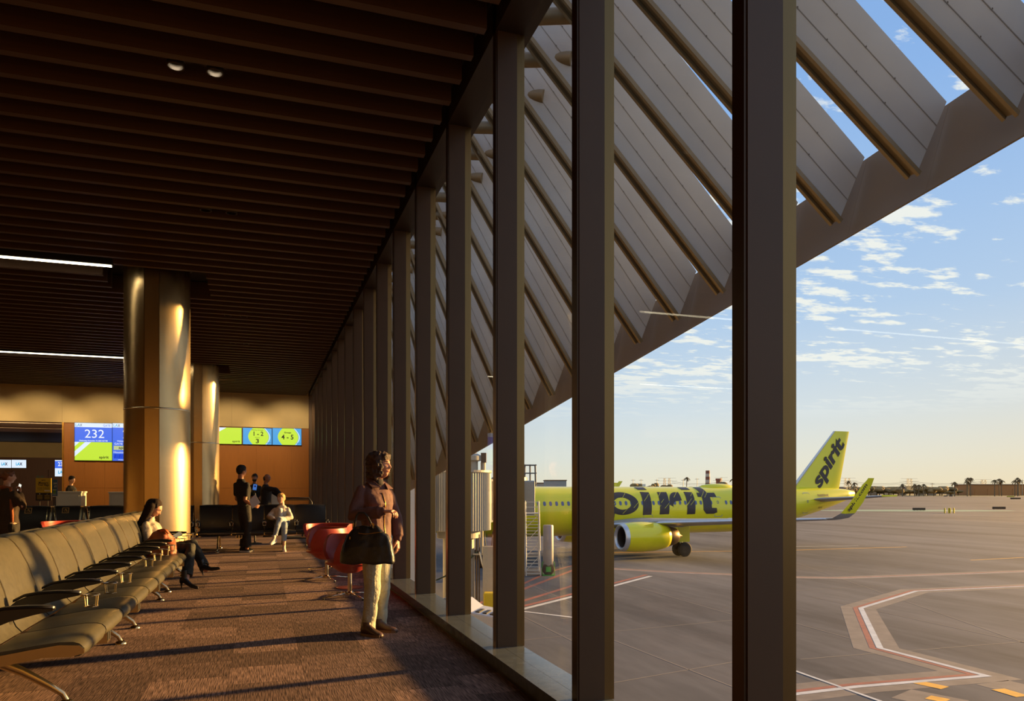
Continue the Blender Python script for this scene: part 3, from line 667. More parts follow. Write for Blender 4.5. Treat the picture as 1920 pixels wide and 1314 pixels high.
# ================================================================ airliner
AZ0 = -4.25
plane = empty('airliner', camf(-7.7, 57.9, AZ0), radians(21) - TH, 'bright yellow passenger jet parked at the gate with big black lettering', 'airplane')
m_yel = mat('livery_yellow', (.74, .68, .010), .28, 0, .03, .4, coat=.4)
m_liv = mat('livery_black', lin((52, 42, 44)), .4, 0, .1, 2)
m_alu = mat('bare_metal', lin((196, 200, 208)), .3, .6, .03)
m_gry = mat('wing_grey', lin((150, 150, 154)), .45, .1, .05, .5)
m_win = mat('cabin_window', lin((92, 104, 140)), .15, 0)
m_out = mat('door_outline', lin((150, 160, 160)), .4)
m_drk = mat('exhaust_metal', lin((120, 100, 78)), .35, .8)
m_tyre = mat('tyre_rubber', lin((66, 56, 46)), .8)
SEC = [(0, 3.25, .05, .05), (.25, 3.27, .42, .40), (.8, 3.32, .82, .80), (1.6, 3.42, 1.2, 1.22), (2.8, 3.58, 1.56, 1.62), (4.2, 3.70, 1.82, 1.92), (6.0, 3.75, 1.96, 2.05), (7.5, 3.75, 1.975, 2.07),
       (29.5, 3.75, 1.975, 2.07), (31.5, 3.80, 1.94, 2.02), (34, 3.98, 1.78, 1.84), (36.5, 4.22, 1.52, 1.60), (39, 4.50, 1.20, 1.30), (41.5, 4.80, .82, .94), (43.4, 5.03, .48, .58), (44.5, 5.15, .24, .28)]
def sect(s_):
    for a, b_ in zip(SEC, SEC[1:]):
        if a[0] <= s_ <= b_[0]:
            f = (s_ - a[0]) / (b_[0] - a[0]); return [a[k] + (b_[k] - a[k]) * f for k in range(1, 4)]
    return SEC[-1][1:]
ss = sorted(set([s_[0] for s_ in SEC] + [8 + 1.5 * k for k in range(24)]))
b = B(); NN = 56
def smooth_sect(s_):
    v = [0, 0, 0]; w = 0
    for d in (-.9, -.45, 0, .45, .9):
        q = sect(min(44.5, max(0, s_ + (d if 3 < s_ < 43 else d * .0)))); v = [v[i] + q[i] for i in range(3)]; w += 1
    return [x / w for x in v]
b.rings([[(s_, smooth_sect(s_)[1] * sin(2 * pi * k / NN), smooth_sect(s_)[0] + smooth_sect(s_)[2] * cos(2 * pi * k / NN)) for k in range(NN)] for s_ in ss])
fus = b.obj('fuselage', m_yel, plane, smooth=True)
def on_fus(s_, z, off=.01, side=-1):
    cz, rw, rh = smooth_sect(s_); q = max(-.995, min(.995, (z - cz) / rh)); return (s_, side * (rw + off) * sqrt(1 - q * q), cz + (rh + off) * q)
def patch(outline_pts, name, m, par, off=.012, nz=8):
    """flat outline (s, z) laid on the skin: sliced into horizontal strips"""
    me = bpy.data.meshes.new(name); bm = bmesh.new()
    vs = [bm.verts.new((x, z, 0)) for x, z in outline_pts]; bm.faces.new(vs)
    wrap(bm, off); bm.to_mesh(me); bm.free(); me.materials.append(m); o = bpy.data.objects.new(name, me); COL.objects.link(o); o.parent = par; return o
def wrap(bm, off):
    zs = [v.co.y for v in bm.verts]; z = min(zs); n = 0
    while z < max(zs):
        z += .12
        g = bm.verts[:] + bm.edges[:] + bm.faces[:]
        bmesh.ops.bisect_plane(bm, geom=g, plane_co=(0, z, 0), plane_no=(0, 1, 0))
    for v in bm.verts: v.co = Vector(on_fus(v.co.x, v.co.y, off))
# windows and doors
def rrect(cx_, cz_, w, h, r, n=4):
    P = []
    for qx, qz, a0 in ((1, 1, 0), (-1, 1, 90), (-1, -1, 180), (1, -1, 270)):
        for k in range(n + 1):
            a = radians(a0 + 90 * k / n); P.append((cx_ + qx * (w / 2 - r) + r * cos(a), cz_ + qz * (h / 2 - r) + r * sin(a)))
    return P
ZW = 4.42
doors = [(4.9, .5), (13.9 - 2.6, 0), (27.05, .42), (37.0, .42)]
for k in range(58):
    s_ = 6.6 + .533 * k
    if s_ > 35.5 or abs(s_ - 27.05) < .62: continue
    patch(rrect(s_, ZW, .24, .36, .11), 'cabin_window', m_win, plane, .015)
def ring_patch(cx_, cz_, w, h, r, t_, name, m):
    o_, i_ = rrect(cx_, cz_, w, h, r), rrect(cx_, cz_, w - 2 * t_, h - 2 * t_, max(.02, r - t_)); n = len(o_); b = B()
    b.add([on_fus(x, z, .014) for x, z in o_] + [on_fus(x, z, .014) for x, z in i_], [(k, (k + 1) % n, (k + 1) % n + n, k + n) for k in range(n)]); return b.obj(name, m, plane)
def finer(P): return P
for s_, zc, h, w in ((27.05, 4.05, 1.75, .85), (37.55, 4.3, 1.95, .86), (5.2, 4.1, 1.95, .86)):
    ring_patch(s_, zc, w, h, .14, .05, 'door_outline', m_out); ring_patch(s_, ZW + .03, .2, .26, .09, .04, 'door_window', m_win)
# big lettering, three strokes of scuff in each letter
def fus_text(body, s0, s1, z0, z1, m, bold, name='lettering', off=.02, slope=0):
    me = text(body, 1, None, bold=bold, depth=0, ret_mesh=True, fit=(s1 - s0, z1 - z0), space=1.0)
    bm = bmesh.new(); bm.from_mesh(me)
    for v in bm.verts: v.co.x += (s0 + s1) / 2; v.co.y += (z0 + z1) / 2; v.co.z = 0; v.co.y += slope * (v.co.x - s0)
    wrap(bm, off); bm.to_mesh(me); bm.free(); me.name = name; me.materials.append(m)
    o = bpy.data.objects.new(name, me); COL.objects.link(o); o.parent = plane; return o
# hand-cut heavy letters
def fus_poly(outline, name='letter', m=m_liv, off=.02): return patch(outline, name, m, plane, off)
def arcp(cx_, cz_, rx, rz, a0, a1, n=14): return [(cx_ + rx * cos(radians(a0 + (a1 - a0) * k / n)), cz_ + rz * sin(radians(a0 + (a1 - a0) * k / n))) for k in range(n + 1)]
ZB0, ZX = 3.44, 5.34            # baseline and x-height
def blob_letter(polys):
    for q in polys: fus_poly(q)
def bowl(cx_, rx, rz, t_, a0=0, a1=360):
    cz = (ZB0 + ZX) / 2
    return arcp(cx_, cz, rx, rz, a0, a1, 28) + arcp(cx_, cz, rx - t_, rz - t_ * .62, a1, a0, 28)
hz = (ZX - ZB0) / 2; cz = (ZX + ZB0) / 2
# s
fus_poly(arcp(14.2, cz + hz * .52, 1.0, hz * .50, 20, 270) + [(14.2, cz - .18)] + arcp(14.25, cz + hz * .46, .42, hz * .14, 250, 40, 8))
fus_poly(arcp(14.2, cz - hz * .50, 1.02, hz * .52, 90, -160) + arcp(14.15, cz - hz * .50, .40, hz * .14, -150, 90, 8))
# p
fus_poly([(15.85, ZX), (16.75, ZX), (16.6, 2.35), (15.7, 2.3)]); fus_poly(bowl(17.45, 1.55, hz, .72, -150, 150))
# i, r, i, t
def istem(x, w=.92): fus_poly([(x, ZB0 - .02), (x + w * .92, ZB0), (x + w * 1.06, ZX - .02), (x + .12, ZX + .02)]); fus_poly([(x - .02, 5.76), (x + w * .98, 5.75), (x + w * 1.06, 5.52), (x + .10, 5.53)])
istem(19.35)
fus_poly([(21.0, ZB0), (21.95, ZB0 + .02), (22.1, ZX), (21.15, ZX)])
fus_poly([(22.0, 4.3)] + arcp(22.95, 4.55, .85, .78, 185, 78, 10) + [(23.3, ZX), (23.35, 4.62)] + arcp(22.85, 4.15, .45, .42, 80, 190, 8))
istem(23.75)
fus_poly([(25.45, ZB0 + .35), (25.75, ZB0), (26.55, ZB0), (26.9, ZB0 + .12), (26.85, ZB0 + .5), (26.35, ZB0 + .52), (26.35, 4.9), (27.05, 4.9), (27.02, ZX - .06), (26.25, ZX - .06), (26.1, 5.76), (25.35, 5.76), (25.5, ZX - .06), (25.15, ZX - .06), (25.1, 4.92), (25.5, 4.9)])
rr = random.Random(3)
for k in range(26):                                       # yellow scuff strokes through the letters
    s_ = rr.uniform(13.6, 26.2); z = rr.uniform(3.5, 5.0); l_ = rr.uniform(.3, .7)
    if 19.0 > s_ > 18.6: continue
    fus_poly([(s_, z), (s_ + .03, z - .01), (s_ + l_ + .03, z + l_ * .9), (s_ + l_, z + l_ * .9)], 'scuff_stroke', m_yel, .03)
fus_text('N685NK', 39.0, 40.55, 4.88, 5.14, m_liv, .02, 'registration_lettering'); fus_text('3215', 39.15, 39.75, 3.78, 3.95, m_liv, .01, 'number_lettering')
for k in range(7): fus_poly([(39.2, 4.42 + k * .045), (39.95, 4.42 + k * .045), (39.95, 4.455 + k * .045), (39.2, 4.455 + k * .045)], 'flag_stripe', mat('flag_red', lin((170, 60, 60)), .5) if k % 2 == 0 else mat('flag_white', lin((230, 230, 230)), .5), .02)
fus_poly([(39.2, 4.57), (39.5, 4.57), (39.5, 4.735), (39.2, 4.735)], 'flag_canton', mat('flag_blue', lin((60, 70, 130)), .5), .026)
B().ball((28.3, 0, 5.78), (1.9, .55, .34), 24, 10).obj('antenna_dome', m_yel, plane, smooth=True)
for s_ in (17.0, 20.5, 32): B().box(s_, s_ + .3, -.03, .03, 5.75, 6.05).obj('blade_antenna', m_alu, plane)
# fin and tailplane
def foil(root, tip, name, m, par, tr=.12, tt=.10, n=10, axis='z'):
    """root/tip = (le, te, (y, z)) ; aerofoil loft along span"""
    def ring(le, te, yz, th):
        c = te - le; R = []
        for k in range(2 * n):
            a = 2 * pi * k / (2 * n); x = .5 * (1 + cos(a)); y_ = .5 * th * c * (sin(a)) * (1.25 * sqrt(max(0, 1 - x)) * .6 + .55) * (1 if 1 else 0) * min(1, 1.35 * sqrt(max(x, 0) + .02))
            s_ = te - (x) * c if 0 else le + (1 - x) * c
            R.append((s_, y_, 0))
        return [(p[0], yz[0] + p[1], yz[1]) if axis == 'z' else (p[0], yz[0], yz[1] + p[1]) for p in R]
    rs_ = []
    K = 6
    for k in range(K + 1):
        f = k / K; rs_.append(ring(root[0] + (tip[0] - root[0]) * f, root[1] + (tip[1] - root[1]) * f, (root[2][0] + (tip[2][0] - root[2][0]) * f, root[2][1] + (tip[2][1] - root[2][1]) * f), tr + (tt - tr) * f))
    return B().rings(rs_).obj(name, m, par, smooth=False, auto=40)
fin = foil((36.7, 42.6, (0, 5.2)), (42.1, 44.0, (0, 11.3)), 'tail_fin', m_yel, plane, .10, .10)
foil((36.55, 37.1, (0, 5.5)), (42.0, 42.3, (0, 11.3)), 'fin_leading_edge', m_alu, fin, .3, .3)
foil((34.6, 37.6, (0, 5.5)), (37.3, 37.7, (0, 6.4)), 'dorsal_fillet', m_yel, fin, .08, .1)
me = text('spirit', 1, m_liv, bold=.035, depth=.01, shear=.15, ret_mesh=True, fit=(5.6, 1.75), space=.98)
# the word climbs the fin along its leading edge
bm = bmesh.new(); bm.from_mesh(me); A = radians(53)
for v in bm.verts:
    x, y = v.co.x, v.co.y; v.co = Vector((41.35 + x * cos(A) - y * sin(A), -(.315 - .19 * (8.1 + x * sin(A) + y * cos(A) - 5.2) / 6.1) - v.co.z, 8.1 + x * sin(A) + y * cos(A)))
bm.to_mesh(me); bm.free(); o = bpy.data.objects.new('fin_lettering', me); COL.objects.link(o); o.parent = fin
for sg in (-1, 1):
    foil((38.0, 41.8, (sg * .7, 4.6)), (41.7, 43.2, (sg * 6.2, 5.0)), 'tailplane', m_gry, plane, .11, .1, axis='y')
    B().box(41.6, 43.3, sg * 6.2 - .07, sg * 6.2 + .07, 4.93, 5.08).obj('tailplane_tip', m_yel, plane)
    w = foil((15.0, 23.2, (sg * 1.5, 2.62)), (18.6, 23.4, (sg * 6.4, 2.95)), 'wing', m_gry, plane, .13, .12, axis='y')
    foil((18.6, 23.4, (sg * 6.4, 2.95)), (24.7, 26.3, (sg * 17.0, 3.55)), 'outer_wing', m_gry, w, .12, .1, axis='y')
    foil((14.95, 15.6, (sg * 1.5, 2.62)), (18.55, 19.0, (sg * 6.4, 2.95)), 'slat', m_alu, w, .5, .5, axis='y')
    foil((18.55, 19.0, (sg * 6.4, 2.95)), (24.65, 24.9, (sg * 17.0, 3.55)), 'slat', m_alu, w, .5, .4, axis='y')
    # sharklet: curved blade
    P = [(24.7, 26.3, 17.0, 3.55), (24.95, 26.4, 17.35, 3.62), (25.4, 26.65, 17.65, 3.95), (26.05, 27.2, 17.82, 4.7), (27.0, 27.85, 17.95, 5.9), (27.6, 28.0, 18.0, 6.35)]
    rs_ = []
    for k, (le, te, yy, z) in enumerate(P):
        t_ = .07 - .008 * k; nrm = ((0, 1), (-.3, .95), (-.7, .7), (-.97, .2), (-.99, .1), (-.99, .1))[k]
        ny, nz_ = nrm[0] * sg * t_, nrm[1] * t_; md = (le + te) / 2
        rs_.append([(le, sg * yy, z), (md - .3, sg * yy + ny, z + nz_), (te, sg * yy, z), (md - .3, sg * yy - ny, z - nz_)])
    B().rings(rs_[:3]).obj('wing_tip', m_gry, w, auto=50); sk = B().rings(rs_[2:]).obj('winglet', m_yel, w, auto=50)
    if sg == -1:
        me = text('spirit.com', 1, m_liv, bold=.02, depth=.004, ret_mesh=True, fit=(2.3, .34)); bm = bmesh.new(); bm.from_mesh(me); A2 = radians(52)
        for v in bm.verts:
            x, y = v.co.x, v.co.y; ss_, zz_ = 26.65 + x * cos(A2) - y * sin(A2), 5.0 + x * sin(A2) + y * cos(A2); v.co = Vector((ss_, -17.72 - .11 * (zz_ - 4) - .055 - .004 - v.co.z, zz_))
        bm.to_mesh(me); bm.free(); o = bpy.data.objects.new('winglet_lettering', me); COL.objects.link(o); o.parent = sk
    # flap track fairings
    for yy, s0 in ((9.3, 22.3), (12.6, 23.6)): B().ball((s0 + .9, sg * yy, 2.72 + yy * .045), (1.5, .2, .26), 12, 8).obj('flap_fairing', m_gry, w, smooth=True)
    # engine
    en = B().lathe([(.80, 0), (.93, -.16), (1.02, -.05), (1.08, .25), (1.17, 1.0), (1.18, 1.8), (1.12, 2.9), (.98, 3.7), (.88, 4.0), (.80, 3.98), (.78, 1.2), (.80, 0)], 40, cap=False, m=Matrix.Translation((15.2, sg * 5.75, 1.84)) @ Matrix.Rotation(radians(90), 4, 'Y')).obj('engine_nacelle', m_yel, plane, smooth=True)
    MT = Matrix.Translation((15.2, sg * 5.75, 1.84)) @ Matrix.Rotation(radians(90), 4, 'Y')
    B().lathe([(.79, .18), (.80, 0), (.86, -.12), (.93, -.175), (1.0, -.12), (1.045, .0), (1.085, .17)], 40, cap=False, m=MT).obj('intake_lip', m_alu, en, smooth=True)
    B().lathe([(.772, .05), (.765, .9), (.78, .9), (.785, .05)], 32, cap=False, m=MT).obj('intake_duct', mat('duct_dark', lin((70, 66, 62)), .5, .3), en, smooth=True)
    B().lathe([(.0, .45), (.12, .62), (.26, .85), (.80, .86), (.80, .9), (.0, .9)], 32, cap=False, m=MT).obj('fan_hub', m_drk, en, smooth=True)
    fb_ = B()
    for k in range(24):
        a = 2 * pi * k / 24; fb_.quad((.24 * cos(a), .24 * sin(a), .78), (.78 * cos(a), .78 * sin(a), .70), (.78 * cos(a + .16), .78 * sin(a + .16), .84), (.24 * cos(a + .2), .24 * sin(a + .2), .84), .01)
    fbo = fb_.obj('fan_blades', m_drk, en); fbo.data.transform(MT)
    B().lathe([(.84, 3.9), (.82, 4.2), (.66, 4.8), (.52, 5.0), (.45, 4.9), (.45, 3.9)], 32, cap=False, m=MT).obj('exhaust_nozzle', m_drk, en, smooth=True)
    B().lathe([(.44, 4.5), (.34, 5.0), (.02, 5.55)], 24, m=MT).obj('exhaust_cone', m_drk, en, smooth=True)
    B().prism([(16.6, 2.85), (19.4, 2.55), (20.8, 2.55), (20.6, 3.0), (18.3, 3.1)], sg * 5.75 - .14, sg * 5.75 + .14, 'y').obj('pylon_fairing', m_gry, en)
    B().prism([(16.6, 2.75), (17.5, 2.95), (17.5, 2.65)], sg * 5.75 - .9, sg * 5.75 - .86, 'y').obj('nacelle_strake', m_yel, en)
    # main gear
    for q in (-.42, .42):
        B().lathe([(.18, -.16), (.5, -.2), (.6, -.13), (.6, .13), (.5, .2), (.18, .16)], 24, m=Matrix.Translation((22.0, sg * 3.8 + q, .60)) @ Matrix.Rotation(radians(90), 4, 'X')).obj('wheel', m_tyre, plane, auto=50)
    B().cyl((22.0, sg * 3.8, .6), (22.0, sg * 3.5, 2.6), .12, 10).obj('gear_leg', m_alu, plane); B().cyl((22, sg * 3.3, .6), (22, sg * 4.3, .6), .08, 8).obj('axle', m_alu, plane)
    B().box(21.5, 22.6, sg * 4.05 - .02, sg * 4.05 + .02, 1.2, 2.5).obj('gear_door', m_yel, plane)
for q in (-.25, .25):
    B().lathe([(.12, -.1), (.34, -.13), (.38, -.08), (.38, .08), (.34, .13), (.12, .1)], 20, m=Matrix.Translation((5.0, q, .38)) @ Matrix.Rotation(radians(90), 4, 'X')).obj('wheel', m_tyre, plane, auto=50)
B().cyl((5.0, 0, .4), (5.2, 0, 2.0), .09, 8).obj('gear_leg', m_alu, plane)
# belly fairing
b = B(); prof = [(13.8, .1, .1), (14.6, 1.5, .55), (16.5, 2.15, .9), (21.5, 2.2, .95), (24, 1.7, .75), (26.2, .3, .2)]
b.rings([[(s_, w_ * sin(2 * pi * k / 32), 2.35 + h_ * cos(2 * pi * k / 32)) for k in range(32)] for s_, w_, h_ in prof]); b.obj('belly_fairing', m_yel, plane, smooth=True)
for s_ in (15.6, 19.9): ring_patch(s_, 3.0, .9, .9, .1, .03, 'access_panel_outline', m_out)
# another yellow tail far behind, seen above the fuselage
e = empty('distant_airliner_tail', camf(172, 1, 0) , 0); bpy.data.objects.remove(e)
c = at_D(1160, 918, 420); t2 = empty('distant_airliner', (c.x, c.y, ZA), -TH, 'distant yellow airliner of which only the tail shows above the fuselage', 'airplane')
zt = top(902, 420) - ZA
B().prism([(-5.5, zt - 6), (-1.5, zt - 6), (2.2, zt), (.2, zt)], -.2, .2, 'y').obj('tail_fin', m_yel, t2)
B().rings([[(x, r * sin(k * pi / 8), zt - 7.6 + r * .9 * cos(k * pi / 8) + (x + 30) * .02) for k in range(16)] for x, r in ((-30, 1.9), (-12, 1.9), (-5, 1.4), (1, .4))]).obj('fuselage', m_yel, t2, smooth=True)
for sx in (-26, -14): B().cyl((sx, 0, 0), (sx, 0, zt - 8.6), .3, 8).obj('gear_leg', m_alu, t2)
# ================================================================ jet bridge
m_drum = mat('corrugated_grey', lin((134, 136, 136)), .35, .25, .04)
m_jb = mat('bridge_paint', lin((156, 152, 142)), .45, .05, .03)
m_jbd = mat('bridge_dark', lin((84, 70, 56)), .6)
D = 35.0; c = at_D(860, 918, D)
jb = empty('jet_bridge', (c.x, c.y, ZA), -TH, 'pale grey jet bridge with a corrugated round drum on a column', 'jet bridge')
zb, zt = top(993, D) - ZA, top(887, D) - ZA
n = 150; R = 1.48
B().rings([[((R + (.035 if k % 2 else -.0)) * cos(2 * pi * k / n), (R + (.035 if k % 2 else 0)) * sin(2 * pi * k / n), z) for k in range(n)] for z in (zb, zt)]).obj('drum', m_drum, jb)
B().lathe([(R + .05, zt), (R + .08, zt + .02), (R + .08, zt + .12), (.2, zt + .16)], 48).obj('drum_roof', m_jb, jb)
B().lathe([(.75, zb - .05), (1.05, zb - .05), (1.1, zb), (1.1, zb + .02)], 40).obj('drum_collar', m_jb, jb, smooth=False)
B().lathe([(1.0, zb - .38), (1.02, zb - .36), (1.02, zb - .03), (1.0, zb)], 40).obj('bearing_ring', m_jb, jb)
B().cyl((0, 0, 0), (0, 0, zb - .3), .74, 32).obj('column', m_jb, jb, auto=40)
B().lathe([(.36, zt + .1), (.36, zt + .55), (.56, zt + .6), (.56, zt + .8), (.28, zt + .95), (.14, zt + 1.25), (.05, zt + 1.5)], 24, m=Matrix.Translation((.55, 0, 0))).obj('roof_beacon', m_jb, jb, auto=40)
B().box(1.05, 1.3, -.2, .2, zt + .5, zt + .95).obj('beacon_box', m_jbd, jb)
B().cyl((1.15, 0, zt + .1), (1.15, 0, zt + .5), .12, 10).obj('beacon_post', m_jb, jb)
# tunnel running away to the aircraft's nose
def tun(a, b_, w, z0, z1, name, m, ribs=0):
    a, b_ = Vector(a), Vector(b_); d = (b_ - a); L_ = d.length; d.normalize(); ang_ = math.atan2(d.y, d.x)
    Mt = Matrix.Translation((a.x, a.y, 0)) @ Matrix.Rotation(ang_, 4, 'Z'); o = B().box(0, L_, -w / 2, w / 2, z0, z1).obj(name, m, jb); o.matrix_local = Mt
    for k in range(ribs):
        r_ = B().box(L_ * (k + .5) / ribs - .06, L_ * (k + .5) / ribs + .06, -w / 2 - .04, w / 2 + .04, z0 + .1, z1 - .1).obj('wall_rib', m_jb, jb); r_.matrix_local = Mt
    return o
tun((.5, .8), (1.5, 11), 1.7, zb + .25, zt - .25, 'tunnel', m_drum, 9); tun((1.4, 10), (2.4, 20.0), 1.9, zb + .1, zt - .1, 'outer_tunnel', m_drum, 8)
cab = camf((990 - 960) / F * 56, 56, 0); 
e2 = Matrix.Rotation(TH, 4, 'Z') @ (Vector((cab[0] - c.x, cab[1] - c.y, 0)))
B().lathe([(1.35, zb - .1), (1.35, zt + .15)], 24, m=Matrix.Translation((e2.x - 1.4, e2.y, 0))).obj('cab', m_drum, jb, auto=40)
B().box(e2.x - .8, e2.x + .5, e2.y - .9, e2.y + 1.2, zb + .0, zt - .1).obj('bellows', m_drum, jb, bevel=.1)
for sx in (-.9, .9):
    B().cyl((e2.x - 2.5 + sx, e2.y - 3, .5), (e2.x - 2.5 + sx, e2.y - 3, zb), .16, 10).obj('drive_leg', m_jb, jb)
    B().lathe([(.15, -.16), (.5, -.16), (.5, .16), (.15, .16)], 20, m=Matrix.Translation((e2.x - 2.5 + sx, e2.y - 3, .5)) @ Matrix.Rotation(radians(90), 4, 'Y')).obj('wheel', m_tyre, jb)
# conduits, cabinet, festoon hose on the column
for x, r in ((.86, .05), (.98, .035)): B().cyl((x, -.3, .1), (x, -.3, zb - .2), r, 8).obj('conduit', m_jbd, jb)
B().box(1.15, 1.75, -.5, .2, .0, 2.9).obj('cabinet', m_jb, jb, bevel=.02); B().box(1.75, 2.15, -.3, .2, .0, 1.9).obj('cabinet', m_jb, jb, bevel=.02)
B().box(.7, 1.5, -.45, -.35, zb - 1.15, zb - 1.08).obj('bracket', m_jb, jb)
def hang(p0, p1, sag, r, m, nm='hose'):
    p0, p1 = Vector(p0), Vector(p1); B().tube([(p0.lerp(p1, k / 14) - Vector((0, 0, sag * (1 - (k / 7 - 1) ** 2))), r) for k in range(15)], 8).obj(nm, m, jb, smooth=True)
hang((1.0, -.45, zb - 1.0), (1.85, -.4, zb - .25), 1.35, .03, m_white); hang((1.05, -.42, zb - 1.05), (1.75, -.4, zb - .3), 1.15, .022, m_white)
hang((.9, -.4, zb - 1.0), (-1.3, -.5, zb - 2.4), .2, .035, mat('hose_green', lin((40, 60, 40)), .6)); hang((1.2, .4, zb - .1), (1.6, .4, zb - .1), 1.3, .02, m_black)
# boarding stairs beside the cab
D = 48.0; c = at_D(1000, 918, D); st = empty('service_stairs', (c.x, c.y, ZA), -TH, 'light grey open metal service stairs with handrails beside the yellow fuselage', 'stairs')
m_st = mat('stair_metal', lin((186, 186, 186)), .5, .3); hP = top(966, D) - ZA; nS = 19; w = .46
for k in range(nS):
    z = hP * (k + .5) / nS; y = 2.6 * (k + .5) / nS
    B().box(-w + .04, w - .04, y, y + .2, z, z + .035).obj('step', m_st, st)
for sx in (-w, w):
    B().quad((sx - .02, -.05, 0), (sx - .02, .15, 0), (sx - .02, 2.8, hP), (sx - .02, 2.6, hP), .05).obj('stringer', m_st, st)
    B().tube([((sx, 0, 0), .03), ((sx, 0, .95), .03), ((sx, 2.6, hP + .8), .03), ((sx, 3.5, hP + .8), .03), ((sx, 3.5, hP), .03)], 8).obj('handrail', m_st, st)
    for k in range(5): B().cyl((sx, .5 + 2.2 * k / 4, hP * (.5 + 2.2 * k / 4) / 2.7), (sx, .5 + 2.2 * k / 4, hP * (.5 + 2.2 * k / 4) / 2.7 + .9), .02, 6).obj('baluster', m_st, st)
B().box(-w, w, 2.6, 3.6, hP, hP + .08).obj('platform', m_st, st)
for z in (.45, .8): B().box(-w, w, 3.48, 3.52, hP + z - .02, hP + z + .02).obj('guard_rail', m_st, st)
for sx in (-w, w):
    for yy in (2.65, 3.5): B().cyl((sx, yy, 0), (sx, yy, hP + .8), .04, 8).obj('post', m_st, st)
for k in range(4): B().cyl((-w, 2.65, hP * k / 4), (w, 2.65, hP * (k + 1) / 4), .025, 6).obj('brace', m_st, st)
c = at_D(1028, 918, 48.3); ca = empty('hose_canister', (c.x, c.y, ZA), -TH, 'tall grey air hose canister with a green framed drum at its foot', 'air unit')
zz0, zz1 = top(1060, 48.3) - ZA, top(984, 48.3) - ZA
m_cn = mat('canister_grey', lin((140, 136, 138)), .5, .2); m_gn = mat('frame_green', lin((70, 150, 60)), .5)
B().lathe([(.30, zz0), (.34, zz0 + .1), (.34, zz1 - .1), (.31, zz1)], 24).obj('canister', m_cn, ca, auto=40)
B().lathe([(.05, -.3), (.36, -.3), (.40, -.2), (.40, .2), (.36, .3), (.05, .3)], 24, m=Matrix.Translation((0, 0, .42)) @ Matrix.Rotation(radians(90), 4, 'X')).obj('hose_drum', mat('drum_dark', lin((60, 44, 34)), .6), ca, auto=40)
B().tube([((-.40, -.1, 0), .03), ((-.40, -.1, .8), .03), ((-.34, -.1, .88), .035), ((.34, -.1, .88), .035), ((.40, -.1, .8), .03), ((.40, -.1, 0), .03)], 8).obj('frame', m_gn, ca)
B().box(-.16, .16, -.36, -.31, .25, .58).obj('label_plate', m_gn, ca); B().box(-.37, .37, -.35, .35, 0, .06).obj('base', m_gn, ca)
# white tug below the window
c = at_D(868, 918, 24.5); zt_ = top(1124, 24.5) - ZA; m_tug = mat('tug_white', lin((170, 172, 182)), .4)
tg = empty('baggage_tug', (c.x, c.y, ZA), -TH - radians(14), 'white slotted service tug with black letters parked under the jet bridge', 'vehicle')
P = [(-1.6, 0), (-1.6, .45), (-1.5, zt_ - .05), (-.9, zt_), (-.2, zt_), (.35, zt_ - .18), (.75, zt_ - .45), (.9, zt_ - .6), (1.6, zt_ - .72), (1.7, .4), (1.7, 0)]
P = [(-1.6, .35), (-1.6, zt_ - .55), (-1.1, zt_ - .12), (-.6, zt_), (.1, zt_), (.5, zt_ - .28), (1.7, zt_ - .45), (1.75, .35)]
B().prism(P, -.75, .75, 'y').obj('body', m_tug, tg, bevel=.05)
for k in range(3):
    for q, zz_ in ((0, zt_ + .002), ):
        B().box(-1.0 + .32 * k, -.78 + .32 * k, -.55, .1, zz_ - .02, zz_ + .01).obj('slot', m_black, tg)
for k in range(3): B().box(.6 + .24 * k, .74 + .24 * k, -.6, .0, zt_ - .34 - .03 * k, zt_ - .27 - .03 * k).obj('slot', m_black, tg)
B().prism([(-1.3, .35), (-.9, zt_ - .65), (.15, zt_ - .65), (.5, .35)], -.77, -.74, 'y').obj('wheel_arch', mat('dark_arch', lin((60, 54, 48)), .7), tg)
text('ABP', .28, m_black, tg, Matrix.Translation((1.05, -.765, zt_ - .85)) @ Matrix.Rotation(radians(90), 4, 'X'), bold=.01)
for sx in (-1.0, 1.1):
    for sy in (-.62, .62): B().lathe([(.1, -.12), (.36, -.12), (.4, 0), (.36, .12), (.1, .12)], 20, m=Matrix.Translation((sx, sy, .4)) @ Matrix.Rotation(radians(90), 4, 'X')).obj('wheel', m_tyre, tg)
c = at_D(922, 918, 33); e = empty('yellow_barrier', (c.x, c.y, ZA), -TH, 'yellow barrier box behind the white service tug', 'barrier')
B().box(-.35, .35, -.3, .3, .1, 1.0).obj('box', mat('barrier_yellow', lin((210, 180, 30)), .5), e, bevel=.04); B().box(-.4, .4, -.35, .35, 0, .1).obj('base', m_tyre, e)
# ================================================================ bench seating
m_lea = mat('dark_leather', (.064, .056, .036), .42, 0, .12, 25, .12, 120, spec=.55)
m_leb = mat('black_leather', (.016, .013, .010), .42, 0, .1, 25, .1, 120)
m_pad = mat('arm_pad', (.022, .019, .015), .35)
m_alum = mat('cast_aluminium', lin((205, 188, 150)), .24, 1.0, .04, 12)
m_dark_plastic = mat('dark_plastic', (.02, .018, .015), .5)
m_socket = mat('socket_face', lin((150, 130, 90)), .5)
m_red_led = mat('blue_led', (.1, .2, 1), .5, emit=3)
PT = .65
top_prof = [(-.048, .352), (-.022, .356), (-.005, .370), (.0, .390), (-.006, .410), (-.024, .428), (-.055, .438), (-.12, .440), (-.24, .428), (-.36, .410), (-.45, .400)]
back_prof = [(-.475, .405), (-.505, .44), (-.530, .50), (-.548, .58), (-.570, .67), (-.605, .77), (-.650, .865), (-.690, .925), (-.722, .958), (-.752, .966), (-.774, .950)]
